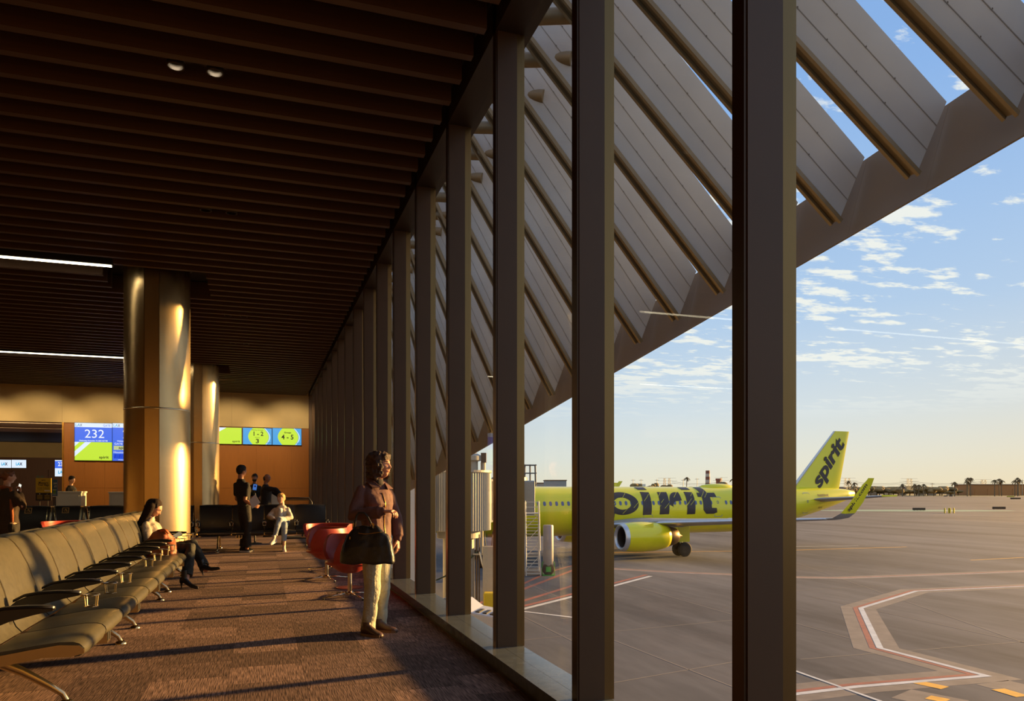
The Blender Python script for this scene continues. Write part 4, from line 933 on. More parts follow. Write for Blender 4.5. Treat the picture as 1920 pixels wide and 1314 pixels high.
def slab(prof, th, y0, y1, n=5):
    """upholstered sheet: profile thickened, slightly crowned across its width"""
    P = [Vector((x, z)) for x, z in prof]; nr = []
    for i in range(len(P)):
        d = (P[min(i + 1, len(P) - 1)] - P[max(i - 1, 0)]).normalized(); nr.append(Vector((d.y, -d.x)))
    b = B(); rings = []
    for k in range(n + 1):
        f = k / n; y = y0 + (y1 - y0) * f; e = min(f, 1 - f) * 2; cr = .012 * (1 - (1 - min(1, e * 2.2)) ** 2)
        up = [p + q * cr for p, q in zip(P, nr)]; dn = [p - q * th for p, q in zip(P, nr)]
        rings.append([(p.x, y, p.y) for p in up] + [(p.x, y, p.y) for p in reversed(dn)])
    b.rings(rings); return b
PARTS = {}
def pd(key, fn, m, name, smooth_ang=50):
    if key not in PARTS:
        me = fn().data(name, True)
        try: me.set_sharp_from_angle(angle=radians(smooth_ang))
        except Exception: pass
        me.materials.append(m); PARTS[key] = me
    return PARTS[key]
def put(me, parent, loc=(0, 0, 0), name=None, bevel=0, mtx=None):
    o = bpy.data.objects.new(name or me.name.split('.')[0], me); COL.objects.link(o); o.parent = parent
    if mtx is not None: o.matrix_local = mtx
    else: o.location = loc
    if bevel:
        md = o.modifiers.new('b', 'BEVEL'); md.width = bevel; md.segments = 2; md.limit_method = 'ANGLE'
    return o
def f_arm():
    b = B()      # paddle pad
    pts = [(-.52, .012, .60), (-.46, .022, .632), (-.38, .028, .645), (-.28, .031, .648), (-.20, .030, .645), (-.155, .024, .64), (-.14, .010, .636)]
    b.rings([[(x, -w, z), (x, -w * .8, z + .010), (x, w * .8, z + .010), (x, w, z), (x, w * .6, z - .008), (x, -w * .6, z - .008)] for x, w, z in pts]); return b
def f_armb():
    b = B(); pts = [(-.545, .560), (-.50, .602), (-.44, .628), (-.34, .640), (-.22, .642), (-.145, .634), (-.15, .622), (-.24, .604), (-.36, .572), (-.46, .530), (-.535, .490)]
    b.prism(pts, -.017, .017, 'y'); return b
def f_cup():
    b = B()
    def ring(z, r, t_): b.rings([[((r + t_ * cos(a)) * cos(p_) , (r + t_ * cos(a)) * sin(p_), z + t_ * sin(a)) for a in [2 * pi * q / 6 for q in range(6)]] for p_ in [2 * pi * k / 20 for k in range(21)]], cap=False)
    ring(.62, .048, .004); ring(.548, .040, .003)
    for k in range(4):
        a = pi / 4 + k * pi / 2; b.cyl((.048 * cos(a), .048 * sin(a), .62), (.040 * cos(a), .040 * sin(a), .548), .003, 6)
    b.box(-.06, -.045, -.01, .01, .612, .626); return b
def f_leg():
    b = B(); P = [((-.70, 0, .335), (.020, .042)), ((-.56, 0, .300), (.019, .036)), ((-.40, 0, .215), (.017, .028)), ((-.26, 0, .120), (.015, .022)), ((-.185, 0, .062), (.015, .018)), ((-.165, 0, .022), (.014, .016))]
    b.tube(P, 12, True, side=(0, 1, 0)); b.lathe([(.012, .03), (.034, .020), (.045, .008), (.045, 0)], 20, m=Matrix.Translation((-.165, 0, 0))); return b
def f_spine():
    b = B(); P = back_prof[2:]; pts = [(x + .002, z + .001) for x, z in P] + [(x - .036, z - .012) for x, z in reversed(P)]
    b.prism(pts, -.008, .008, 'y'); return b
def f_end():
    b = B(); pts = [(.006, .375), (.004, .400), (-.02, .420), (-.12, .428), (-.26, .410), (-.42, .385), (-.60, .345), (-.70, .33), (-.70, .28), (-.52, .302), (-.36, .335), (-.20, .362), (-.06, .358)]
    b.prism(pts, -.012, .012, 'y'); return b
def f_sock(): return B().box(-.10, .0, -.06, .06, .285, .372)
MIR = Matrix.Translation((-1.584, 0, 0)) @ Matrix.Diagonal((-1, 1, 1, 1))
def half(root, n, leather, cups, mir=False, arms=True, last=True):
    def M(loc=(0, 0, 0)):
        m = Matrix.Translation(loc)
        return (Matrix.Translation((-1.584, 0, 0)) @ Matrix.Rotation(pi, 4, 'Z') @ Matrix.Translation((0, -n * PT, 0)) @ m) if mir else m
    K = leather.name
    for i in range(n):
        put(pd('pan' + K, lambda: slab(top_prof, .040, .011, PT - .011), leather, 'seat'), root, mtx=M((0, i * PT, 0)))
        put(pd('bk' + K, lambda: slab(back_prof, .038, .011, PT - .011), leather, 'backrest'), root, mtx=M((0, i * PT, 0)))
    for i in range(n + 1):
        put(pd('spine', f_spine, m_alum, 'back_spine', 30), root, mtx=M((0, i * PT, 0)))
        if arms and (i < n or last) and (i > 0 or last or not mir):
            a = put(pd('arm', f_arm, m_pad, 'armrest'), root, mtx=M((0, i * PT, 0)))
            put(pd('armb', f_armb, m_pad, 'arm_bracket', 30), a)
            if cups(i): put(pd('cup', f_cup, m_alum, 'cup_holder'), a, (-.085, 0, 0))
    for y in (.37, n * PT - .37): put(pd('leg', f_leg, m_alum, 'leg'), root, mtx=M((0, y, 0)))
    for y in (-.004, n * PT + .004): put(pd('end', f_end, m_alum, 'end_rail', 30), root, mtx=M((0, y, 0)))
    for y in (.8, 2.1):
        if y < n * PT:
            s_ = put(pd('sock', f_sock, m_alum, 'power_box', 30), root, mtx=M((-.01, y, 0)))
            for q in (-.03, .03): B().box(.0005, .003, q - .02, q + .02, .30, .355).obj('socket', m_dark_plastic, s_)
def bench(n, leather, label, loc, rz, cups=lambda i: True, group='rows of bench seats', logos=False, arms=True, last=True):
    r = empty('bench', loc, rz, label, 'bench', group)
    half(r, n, leather, cups, False, arms, last); half(r, n, leather, lambda i: i % 2 == 1, True, arms, last)
    B().box(-.835, -.749, .04, n * PT - .04, .30, .37).obj('beam', m_alum, r, bevel=.01)
    if logos:
        for i in range(n):
            e_ = []
            b = B(); 
            def seg(a, c, w=.007): 
                a, c = Vector((a[0], a[1])), Vector((c[0], c[1])); d = (c - a).normalized() * w; q = Vector((-d.y, d.x)); 
                b.add([(-.0, *(a - d + q)), (0, *(c + d + q)), (0, *(c + d - q)), (0, *(a - d - q))], [(0, 1, 2, 3)])
            S_ = .055
            for p_, q_ in (((-S_, -S_), (S_, -S_)), ((S_, -S_), (S_, S_)), ((S_, S_), (-S_, S_)), ((-S_, S_), (-S_, -S_)), ((-.004, .03), (-.004, .004)), ((-.004, .004), (.016, .004)), ((.016, .004), (.03, -.022)), ((-.004, .018), (.012, .018))): seg(p_, q_)
            A_ = [radians(130 + 22 * k) for k in range(10)]
            for k in range(9): seg((.024 * cos(A_[k]) - .002, .024 * sin(A_[k]) - .006), (.024 * cos(A_[k + 1]) - .002, .024 * sin(A_[k + 1]) - .006), .003)
            o = b.obj('wheelchair_symbol', mat('symbol_gold', lin((190, 150, 80)), .5), r); o.matrix_local = Matrix.Translation((-.634, (i + .5) * PT, .885)) @ Matrix.Rotation(radians(-27), 4, 'Y') @ Matrix.Rotation(0, 4, 'Z')
    return r
XF = -.953
bench(4, m_lea, 'sunlit dark leather seat bench nearest the camera, lower left', (XF, 4.78, 0), 0, lambda i: i in (1, 2, 3), last=False)
bench(4, m_lea, 'middle sunlit leather bench in the row behind the nearest one', (XF, 7.39, 0), 0, lambda i: i in (1, 2, 3), last=False)
bench(4, m_lea, 'farthest bench of the sunlit row, where the dark-haired woman sits', (XF, 10.00, 0), 0, lambda i: i in (0, 2, 3, 4))
# black benches across the hall; local +x turned to face the camera
YR = 16.45
pR = at_Y(615, 918, YR)
bench(4, m_leb, 'black bench across the hall where the blonde woman sits, beside the glass', (pR.x - 4 * PT, YR, 0), radians(-90), lambda i: True, 'black benches across the hall')
bench(3, m_leb, 'black bench behind the standing man, left of the blonde woman\'s bench', (pR.x - 7 * PT - .12, YR, 0), radians(-90), lambda i: True, 'black benches across the hall')
pL = at_Y(163, 918, YR)
bench(4, m_leb, 'black bench with wheelchair symbols on its backs, left of the near column', (pL.x - 4 * PT - .18, YR, 0), radians(-90), lambda i: False, 'black benches across the hall', logos=True)
for u in (99, 155):                                      # polished A frames between the symbol seats
    p_ = at_Y(u, 918, YR - .25); e = empty('metal_stand', (p_.x, p_.y, 0), 0, 'polished A-shaped metal side frame ' + ('left' if u < 120 else 'right') + ' of the symbol seats', 'seat frame', 'A-shaped side frames')
    for sx in (-1, 1): B().tube([((sx * .10, 0, .0), (.022, .03)), ((sx * .075, 0, .45), (.02, .03)), ((sx * .02, .0, .985), (.016, .03))], 8).obj('frame_leg', m_alum, e, smooth=True)
    B().box(-.08, .08, -.02, .02, .40, .47).obj('cross_piece', m_alum, e); B().box(-.03, .03, -.03, .03, .965, .99).obj('cap', m_alum, e, bevel=.008)
# ================================================================ red tub chairs
m_red = mat('red_leather', lin((165, 56, 44)), .42, 0, .06, 14, .04, 80, spec=.5)
def tub(label, loc, rz):
    r = empty('swivel_chair', loc, rz, label, 'armchair', 'red swivel tub chairs by the glass')
    NP, NT = 44, 12
    def hgt(a):            # a: angle from the back, 0..pi
        f = max(0, min(1, (a - 1.55) / 1.05)); f = f * f * (3 - 2 * f); return .755 - .33 * f
    def rad(z, a):
        t_ = max(0, (z - .30) / .5); base = .09 + .235 * min(1, t_ * 2.0) ** .66 + .075 * t_
        return base * (1 + .05 * cos(a))
    b = B(); O, I = [], []
    for j in range(NP):
        th = 2 * pi * j / NP; a = abs((th - pi + pi) % (2 * pi) - pi); h = hgt(a)
        d = Vector((-cos(th), sin(th), 0))
        O.append([d * rad(.30 + (h - .30) * k / NT, a) + Vector((0, 0, .30 + (h - .30) * k / NT)) for k in range(NT + 1)])
        hi = h - .004; I.append([d * max(.02, rad(z, a) - .05) + Vector((0, 0, z)) for z in [.40 + (hi - .40) * k / NT for k in range(NT + 1)]])
    vs = [tuple(p) for col in O for p in col]; n1_ = len(vs); vs += [tuple(p) for col in I for p in col]; fs = []
    W_ = NT + 1
    for j in range(NP):
        k2 = (j + 1) % NP
        for k in range(NT):
            fs.append((j * W_ + k, k2 * W_ + k, k2 * W_ + k + 1, j * W_ + k + 1)); fs.append((n1_ + j * W_ + k, n1_ + j * W_ + k + 1, n1_ + k2 * W_ + k + 1, n1_ + k2 * W_ + k))
        fs.append((j * W_ + NT, k2 * W_ + NT, n1_ + k2 * W_ + NT, n1_ + j * W_ + NT))
    fs.append(tuple(j * W_ for j in range(NP))); fs.append(tuple(n1_ + j * W_ for j in reversed(range(NP))))
    b.add(vs, fs); o = b.obj('shell', m_red, r, smooth=True)
    for v_ in o.data.vertices: v_.co.x -= .13 * max(0, (v_.co.z - .30) / .45) ** 1.2
    md = o.modifiers.new('b', 'BEVEL'); md.width = .012; md.segments = 3; md.limit_method = 'ANGLE'; md.angle_limit = radians(50)
    B().lathe([(.0, .40), (.26, .40), (.29, .42), (.28, .455), (.2, .47), (0, .472)], 32).obj('seat_cushion', m_red, r, smooth=True)
    B().lathe([(.026, .045), (.026, .31)], 16).obj('pedestal', m_chrome, r, auto=40)
    B().lathe([(.045, .03), (.045, .06), (.03, .075)], 20).obj('hub', m_chrome, r, auto=40)
    for k in range(4):
        a = radians(12 + 90 * k); l_ = B().tube([((.02 * cos(a), .02 * sin(a), .055), (.016, .010)), ((.18 * cos(a), .18 * sin(a), .042), (.013, .009)), ((.35 * cos(a), .35 * sin(a), .020), (.011, .008))], 8).obj('leg', m_chrome, r, smooth=True)
        B().cyl((.335 * cos(a), .335 * sin(a), 0), (.335 * cos(a), .335 * sin(a), .016), .012, 8).obj('glide', m_dark_plastic, l_)
    B().box(-.008, .008, -.331, -.325, .47, .50).obj('pull_tab', m_black, r)
    return r
tub('nearest red tub swivel chair behind the standing woman\'s bag', (1.02, 9.15, 0), radians(8))
tub('second red tub swivel chair, its back glowing in the sun', (.90, 11.0, 0), radians(2))
tub('farthest red tub swivel chair, turned with its rim toward the camera', (1.06, 12.3, 0), radians(60))
p_ = at_Z(659, 1102, 0); e = empty('side_table', (1.12, 10.05, 0), 0, 'small red brown round-footed side table behind the nearest tub chair', 'table')
m_tb = mat('side_table_red', lin((120, 50, 36)), .4)
B().lathe([(.18, 0), (.18, .008), (.03, .02)], 32).obj('foot_disc', m_tb, e, auto=30); B().cyl((0, 0, .015), (0, 0, .45), .018, 12).obj('stem', m_chrome, e, auto=30); B().lathe([(.0, .45), (.17, .45), (.175, .46), (.17, .47), (0, .47)], 32).obj('table_top', m_tb, e, auto=30)
# another red chair seen over the bench backs at the left
p_ = at_D(128, 918, 13.0); tub('red tub chair seen only as a low rim behind the sunlit bench backs', (p_.x, p_.y, .0), radians(95))
# ================================================================ counters, screens, signs at the back wall
m_ctr = mat('counter_white', lin((214, 206, 184)), .45); m_ctrd = mat('counter_shadow', lin((120, 112, 92)), .6)
def wp(u, Y, v=918): p = at_Y(u, v, Y); return p
def counter(u0, u1, vt, Y, dep, label, z0=0.0, front='panel'):
    a, c = wp(u0, Y), wp(u1, Y); h = wp(u0, Y, vt).z
    e = empty('service_counter', ((a.x + c.x) / 2, Y, 0), 0, label, 'counter'); w = (c.x - a.x) / 2
    B().box(-w, w, 0, dep, z0 + .08, h - .045).obj('body', m_ctr, e); B().box(-w - .02, w + .02, -.02, dep + .02, h - .045, h).obj('top', m_ctr, e, bevel=.006)
    B().box(-w + .05, w - .05, -.014, 0, z0 + .14, h - .12).obj('front_panel', m_ctr, e, bevel=.004)
    B().box(-w + .03, w - .03, .04, dep - .04, 0, .08).obj('plinth', m_kerb, e); return e, h
Yc = 24.6
counter(103, 152, 921, Yc, .7, 'white counter under the agent with the yellow lanyard', 0)
e, hh = counter(156, 204, 962, Yc + .1, .6, 'low white desk between the two white counters')
counter(204.5, 236, 922, Yc, .7, 'tall white podium just left of the near column', 0)
counter(506, 530, 924, 22.2, .7, 'white counter behind the black bench under the two bending staff', 0)
# things on the low desk
p = wp(166, Yc + .35, 960); kk = empty('printer', (p.x, p.y, hh), 0, 'dark printer on the low white desk', 'printer'); m_eq = mat('equipment_dark', (.02, .018, .016), .45)
B().prism([(-.16, 0), (.16, 0), (.14, .16), (-.02, .2), (-.16, .12)], -.15, .15, 'y').obj('case', m_eq, kk, bevel=.01); B().box(-.1, .1, -.17, -.15, .04, .06).obj('paper_slot', m_white, kk)
p = wp(182, Yc + .35, 960); kk = empty('keyboard', (p.x, p.y, hh), 0, 'dark keyboard lying on the low white desk', 'keyboard'); B().box(-.2, .2, -.07, .07, 0, .02).obj('base', m_eq, kk); 
for q in range(4): B().box(-.19, .19, -.06 + .03 * q, -.036 + .03 * q, .02, .028).obj('key_row', m_dark_plastic, kk)
p = wp(199, Yc + .35, 960); kk = empty('tape_dispenser', (p.x, p.y, hh), 0, 'small yellow roll on the low white desk', 'tape roll'); B().lathe([(.03, -.03), (.06, -.03), (.06, .03), (.03, .03)], 16, m=Matrix.Translation((0, 0, .06)) @ Matrix.Rotation(pi / 2, 4, 'X')).obj('roll', mat('tape_yellow', lin((210, 180, 40)), .5), kk); B().box(-.05, .05, -.04, .04, -.0, .012).obj('base', m_eq, kk)
# screens
def emi(name, c, s_=1.0): return mat(name, lin(c), .5, emit=s_)
m_sb, m_sw, m_sg, m_sy = emi('screen_blue', (62, 110, 236)), emi('screen_white', (226, 240, 255)), emi('screen_green', (196, 232, 58)), emi('screen_sky', (60, 160, 226))
m_sk, m_st1, m_sn = mat('screen_ink', (.005, .005, .01), .6), emi('screen_type', (240, 246, 255)), emi('screen_cyan', (40, 170, 220)); m_navy = emi('screen_navy', (24, 30, 80)); m_db = emi('screen_deep', (30, 50, 190))
m_bez = mat('screen_bezel', (.008, .008, .01), .3)
RX = Matrix.Rotation(radians(90), 4, 'X')
class Scr:
    def __init__(s, u0, v0, u1, v1, Y, label, name='display_screen', group=None):
        a, c = wp(u0, Y, v0), wp(u1, Y, v1); s.w = c.x - a.x; v1z = (wp((u0 + u1) / 2, Y, v1).z); v0z = wp((u0 + u1) / 2, Y, v0).z; s.h = v0z - v1z
        s.e = empty(name, (a.x, Y, v1z), 0, label, 'screen', group); B().box(-.012, s.w + .012, 0.004, .06, -.012, s.h + .012).obj('bezel', m_bez, s.e)
    def rect(s, x0, y0, x1, y1, m, name='image_area', d=.002): return B().box(x0 * s.w, x1 * s.w, -d, .004, y0 * s.h, y1 * s.h).obj(name, m, s.e)
    def poly(s, pts, m, name='image_area', d=.004): return B().prism([(x * s.w, y * s.h) for x, y in pts], -d, 0, 'y').obj(name, m, s.e)
    def txt(s, t_, x, y, hgt, m, w=None, bold=.0, d=.006, shear=0):
        me = text(t_, hgt * s.h, m, bold=bold * s.h, depth=.0008, ret_mesh=True, shear=shear)
        if w:
            xs_ = [q.co.x for q in me.vertices]; k_ = w * s.w / (max(xs_) - min(xs_)); 
            for q in me.vertices: q.co.x *= k_
        o = bpy.data.objects.new('lettering', me); me.name = 'lettering'; COL.objects.link(o); o.parent = s.e; o.matrix_local = Matrix.Translation((x * s.w, -d, y * s.h)) @ RX; return o
def gate(s, second=False):
    s.rect(0, .885, 1, 1, m_sw); s.rect(0, .49, 1, .885, m_sb); s.txt('LA', .08, .935, .10, m_sn, .12, .001); s.txt('X', .17, .935, .10, m_navy, .06, .001); s.txt('GATE', .86, .935, .085, m_sb, .2)
    s.txt('232', .53, .70, .32, m_st1, .52, 0); s.txt('Wednesday November 19, 2025 4:37 PM', .5, .525, .045, m_st1, .76, .001)
g1_ = Scr(140, 793, 210, 863, YB - .062, 'large gate screen reading 232 over a lime green panel'); gate(g1_)
g1_.rect(0, 0, 1, .49, m_sg); g1_.poly([(0, .10), (0, .24), (.28, .49), (.44, .49)], m_sw); g1_.poly([(0, .37), (0, .49), (.13, .49)], m_sw); g1_.txt('spirit', .78, .085, .10, m_sk, .26, .002)
g2_ = Scr(211, 794, 281, 864, YB - .062, 'second blue gate screen half hidden behind the near column'); gate(g2_); g2_.rect(0, 0, 1, .49, m_sb); g2_.txt('GATE  232', .25, .45, .075, m_st1, .4); g2_.rect(.03, .29, .95, .40, emi('screen_lime', (226, 232, 50))); g2_.txt('spirit', .3, .345, .09, m_sk, .28, .002)
g2_.txt('Houston', .18, .225, .075, m_st1, .3); g2_.rect(.03, .06, .95, .18, m_db); g2_.txt('Wednesday November 19', .4, .025, .04, m_st1, .5)
r1 = Scr(401, 801.5, 453, 832, YB - .062, 'lime green screen on the back wall, left of the boarding group screens'); r1.rect(0, 0, 1, 1, m_sg); r1.poly([(.0, .55), (.0, 1), (.45, 1)], m_sw); r1.txt('spirit', .80, .16, .17, m_sk, .28, .003)
def lens(s): 
    P = [(.20 + .16 * (1 - cos(k * pi / 12)) * 0 + .18 - .20 * sin(k * pi / 14 + .25), k / 12) for k in range(13)]; Q = [(.70 + .20 * sin(k * pi / 14 + .35), k / 12) for k in range(13)]
    s.rect(0, 0, 1, 1, m_sy); s.poly(P + list(reversed(Q)), m_sg); s.poly([(x + .02, y) for x, y in Q] + [(x + .045, y) for x, y in reversed(Q)], m_sw)
r2 = Scr(455.5, 802.5, 509.5, 833, YB - .062, 'middle boarding screen reading groups 1-2 and 3'); lens(r2); r2.txt('Priority Groups', .5, .88, .12, m_sk, .4); r2.txt('1 - 2', .52, .64, .36, m_sk, .34, .008); r2.txt('Group', .5, .42, .10, m_sk, .16); r2.txt('3', .5, .19, .36, m_sk, .11, .008); r2.txt('spirit', .9, .12, .08, m_navy, .16)
r3 = Scr(511, 803, 565, 834, YB - .062, 'rightmost boarding screen reading groups 4-5'); lens(r3); r3.txt('Groups', .52, .74, .13, m_sk, .24, .004); r3.txt('4 - 5', .52, .46, .40, m_sk, .42, .008); r3.txt('spirit', .9, .12, .08, m_navy, .16)
def lax(s): s.rect(0, 0, 1, 1, m_sw); s.txt('LA', .42, .47, .5, m_sn, .28, .02); s.txt('X', .64, .47, .5, m_navy, .2, .02)
YL = 45.43
lax(Scr(-5, 862, 21, 877, YL, 'left of two white airport name screens in the far passage')); lax(Scr(22, 862, 49, 877, YL, 'right of two white airport name screens in the far passage'))
s4 = Scr(103, 862.5, 128, 893, YL, 'blue and white far screen half hidden by the wall edge'); s4.rect(0, .5, 1, .94, m_sb); s4.rect(0, 0, 1, .5, m_sw); s4.rect(0, .94, 1, 1, m_sw); s4.txt('232', .5, .74, .34, m_st1, .55, .006); s4.txt('LAX', .5, .25, .26, m_sn, .55, .008)
# door in the far wall
p0, p1 = wp(59, 45.5), wp(91, 45.5); dr = empty('door_1', (p0.x, 45.42, 0), 0, kind='structure'); w_ = p1.x - p0.x; B().box(0, w_, 0, .06, 0, 2.35).obj('leaf', m_wood_d, dr)
for x0 in (.3, .56): B().box(w_ * x0, w_ * (x0 + .2), -.01, 0, 1.55, 2.05).obj('door_glass', mat('door_glass', lin((90, 90, 70)), .2), dr)
# floor signs
m_ys, m_bs, m_gs = mat('sign_yellow', lin((214, 176, 32)), .55), mat('sign_dark', (.02, .015, .01), .5), mat('sign_blue_green', lin((40, 82, 112)), .55)
def signboard(u0, u1, v0, v1, Y, m, label):
    a, c = wp(u0, Y, v0), wp(u1, Y, v1); w = c.x - a.x
    e = empty('floor_sign', (a.x, Y, 0), 0, label, 'sign'); e['w'] = w
    B().box(0, w, 0, .03, c.z, a.z).obj('panel', m, e)
    for x in (.08, w - .08): B().cyl((x, .015, 0), (x, .015, c.z), .012, 8).obj('post', m_bs, e)
    B().box(-.02, w + .02, -.12, .15, 0, .02).obj('base', m_bs, e); return e, w, c.z, a.z
Ysg = 21.5
e, w, z0, z1 = signboard(67, 96, 896, 923.5, Ysg, m_ys, 'yellow floor sign about measuring bags'); h = z1 - z0
def st_(t_, x, z, sz, m, wd, bold=0): 
    me = text(t_, sz, m, bold=bold, depth=.0008, ret_mesh=True); xs_ = [q.co.x for q in me.vertices]; k_ = wd / (max(xs_) - min(xs_))
    for q in me.vertices: q.co.x *= k_
    o = bpy.data.objects.new('lettering', me); me.name = 'lettering'; COL.objects.link(o); o.parent = e; o.matrix_local = Matrix.Translation((x, -.003, z)) @ RX
st_('spirit', w * .5, z0 + h * .86, .05, m_bs, w * .26, .0006); st_('Measure', w * .5, z0 + h * .67, .08, m_bs, w * .62, .001); st_('Your Bags', w * .5, z0 + h * .53, .08, m_bs, w * .74, .001)
for x in (.28, .72):
    for q in range(4):
        if x > .5 and q > 2: continue
        B().box(w * (x - .18), w * (x + .16), -.003, 0, z0 + h * (.36 - .06 * q) - .006, z0 + h * (.36 - .06 * q)).obj('small_print_line', m_bs, e)
B().box(w * .495, w * .505, -.003, 0, z0 + h * .1, z0 + h * .4).obj('divider', m_bs, e); B().box(w * .56, w * .92, -.003, 0, z0 + h * .1, z0 + h * .16).obj('size_box', m_white, e)
B().box(0, w, -.004, .034, z0 - .2 * 1.0, z0 - .002).obj('lower_panel', m_bs, e)
for x in (.26, .74):
    for q in range(4): B().box(w * (x - .17), w * (x + .17), -.007, -.004, z0 - .07 - .03 * q, z0 - .062 - .03 * q).obj('small_print_line', m_ys, e)
B().cyl((w * .26, -.004, z0 - .03), (w * .26, -.007, z0 - .03), .012, 10).obj('cross_mark', m_white, e); B().prism([(w * .70, z0 - .035), (w * .74, z0 - .045), (w * .80, z0 - .02), (w * .74, z0 - .036)], -.007, -.004, 'y').obj('tick_mark', m_white, e)
e, w, z0, z1 = signboard(97, 107.5, 899, 930, Ysg + .4, m_gs, 'narrow blue green floor sign right of the yellow one'); 
st_('OGY', w * .62, z1 - .10, .06, m_white, w * .6, .0); st_('ET', w * .7, z1 - .18, .06, m_white, w * .4, .0)
for q in range(4): B().box(w * .15, w * .85, -.003, 0, z1 - .27 - .05 * q, z1 - .258 - .06 * q).obj('small_print_line', m_white, e)
B().box(w * .3, w * .7, -.003, 0, z0 + .06, z0 + .16).obj('emblem', mat('sign_green', lin((80, 130, 60)), .6), e)
# tablet kiosk and baggage sizer at the right counter
p = wp(478, 19.0, 915); e = empty('kiosk', (p.x, 19.0, 0), 0, 'slim kiosk with a blue tablet screen in front of the masked agent', 'kiosk')
B().cyl((0, 0, 0), (0, 0, 1.22), .022, 10).obj('pole', m_dark_plastic, e); B().lathe([(.16, 0), (.16, .015), (.03, .03)], 20).obj('foot', m_dark_plastic, e)
tb = B().box(-.050, .050, -.01, .01, -.088, .088).obj('tablet', m_bez, e); tb.matrix_local = Matrix.Translation((0, -.03, 1.36)) @ Matrix.Rotation(radians(-15), 4, 'X') @ Matrix.Rotation(radians(8), 4, 'Y')
B().box(-.043, .043, -.013, -.01, -.072, .072).obj('tablet_screen', emi('tablet_blue', (70, 120, 200), .8), tb); B().lathe([(.012, -.002), (.024, -.002), (.024, .0), (.012, .0)], 20, m=Matrix.Translation((0, -.014, .02)) @ RX).obj('screen_emblem', m_navy, tb)
p = wp(557, 18.6, 930); e = empty('luggage_trolley', (p.x, 18.6, 0), 0, 'black trolley handle rising above the black bench near the glass', 'trolley')
B().tube([((-.34, 0, 0), .018), ((-.34, 0, 1.0), .018), ((-.27, 0, 1.10), .018), ((.27, 0, 1.10), .018), ((.34, 0, 1.0), .018), ((.34, 0, 0), .018)], 10).obj('frame', m_dark_plastic, e, smooth=True)
B().tube([((-.27, -.02, 1.06), .016), ((.27, -.02, 1.06), .016)], 10).obj('handle_grip', m_alum, e); B().box(-.33, .33, -.02, .5, .12, .16).obj('deck', m_dark_plastic, e)
for sx in (-.3, .3):
    for sy in (.05, .45): B().lathe([(.02, -.015), (.06, -.015), (.06, .015), (.02, .015)], 14, m=Matrix.Translation((sx, sy, .06)) @ Matrix.Rotation(pi / 2, 4, 'Y')).obj('wheel', m_tyre, e)
# ================================================================ people
RT, AW, UP = Vector((CT, -ST, 0)), Vector((ST, CT, 0)), Vector((0, 0, 1))
def wd(a, b_, c=0.0): return (RT * a + AW * b_ + UP * c).normalized()
m_skin = mat('skin', lin((196, 140, 112)), .5, 0, .04, 20); m_skin2 = mat('skin_fair', lin((214, 166, 138)), .5, 0, .04, 20); m_skin3 = mat('skin_tan', lin((170, 116, 86)), .5, 0, .04, 20)
m_eye = mat('eye_white', lin((170, 160, 150)), .25); m_iris = mat('iris', (.03, .018, .01), .15); m_lip = mat('lips', lin((168, 86, 76)), .45); m_brow = mat('eyebrow', (.02, .012, .008), .8)
def cloth(n, c, r=.85, b=.5): return mat(n, lin(c), r, 0, .10, 10, b, 45)
def g(x, s): return exp(-(x / s) ** 2)
def head(Bd, c, f, up=UP, s=1.0, ears=True):
    f = Vector(f).normalized(); l = Vector(up).cross(f).normalized(); u = f.cross(l).normalized(); c = Vector(c)
    NL, NO = 36, 44; rings = []
    for i in range(1, NL):
        la = pi * i / NL - pi / 2; r = []
        for j in range(NO):
            lo = 2 * pi * j / NO; dx, dy, dz = cos(la) * cos(lo), cos(la) * sin(lo), sin(la)
            x, y, z = .096 * dx, .075 * dy, .116 * dz
            if dz < 0: y *= 1 - .30 * (-dz) ** 1.5; x = x * (1 - .10 * (-dz)) + .012 * (-dz)
            if dx < 0 and dz < -.1: x *= 1 - .45 * min(1, (-dz - .1) * 1.4)
            if dx > .15:
                k = min(1, (dx - .15) * 3)
                nz = max(0, min(1, (.030 - z) / .045)) if z > -.022 else g(z + .022, .009)
                x += k * (.026 * g(y, .0125) * nz + .006 * g(z - .036, .014) * g(y, .05) - .010 * g(abs(y) - .031, .014) * g(z - .016, .012)
                          + .006 * g(abs(y) - .036, .02) * g(z + .015, .02) + .008 * g(y, .022) * g(z + .050, .010) - .004 * g(y, .03) * g(z + .064, .006) + .010 * g(y, .024) * g(z + .090, .018))
            r.append(tuple(c + (f * x + l * y + u * z) * s))
        rings.append(r)
    Bd.rings(rings)
    if ears:
        for sg in (-1, 1):
            m = Matrix(((f.x, l.x, u.x, 0), (f.y, l.y, u.y, 0), (f.z, l.z, u.z, 0), (0, 0, 0, 1)))
            Bd.ball((0, 0, 0), (.018 * s, .010 * s, .030 * s), 10, 8, Matrix.Translation(c + (f * -.004 + l * sg * .074 + u * .002) * s) @ m)
    return f, l, u
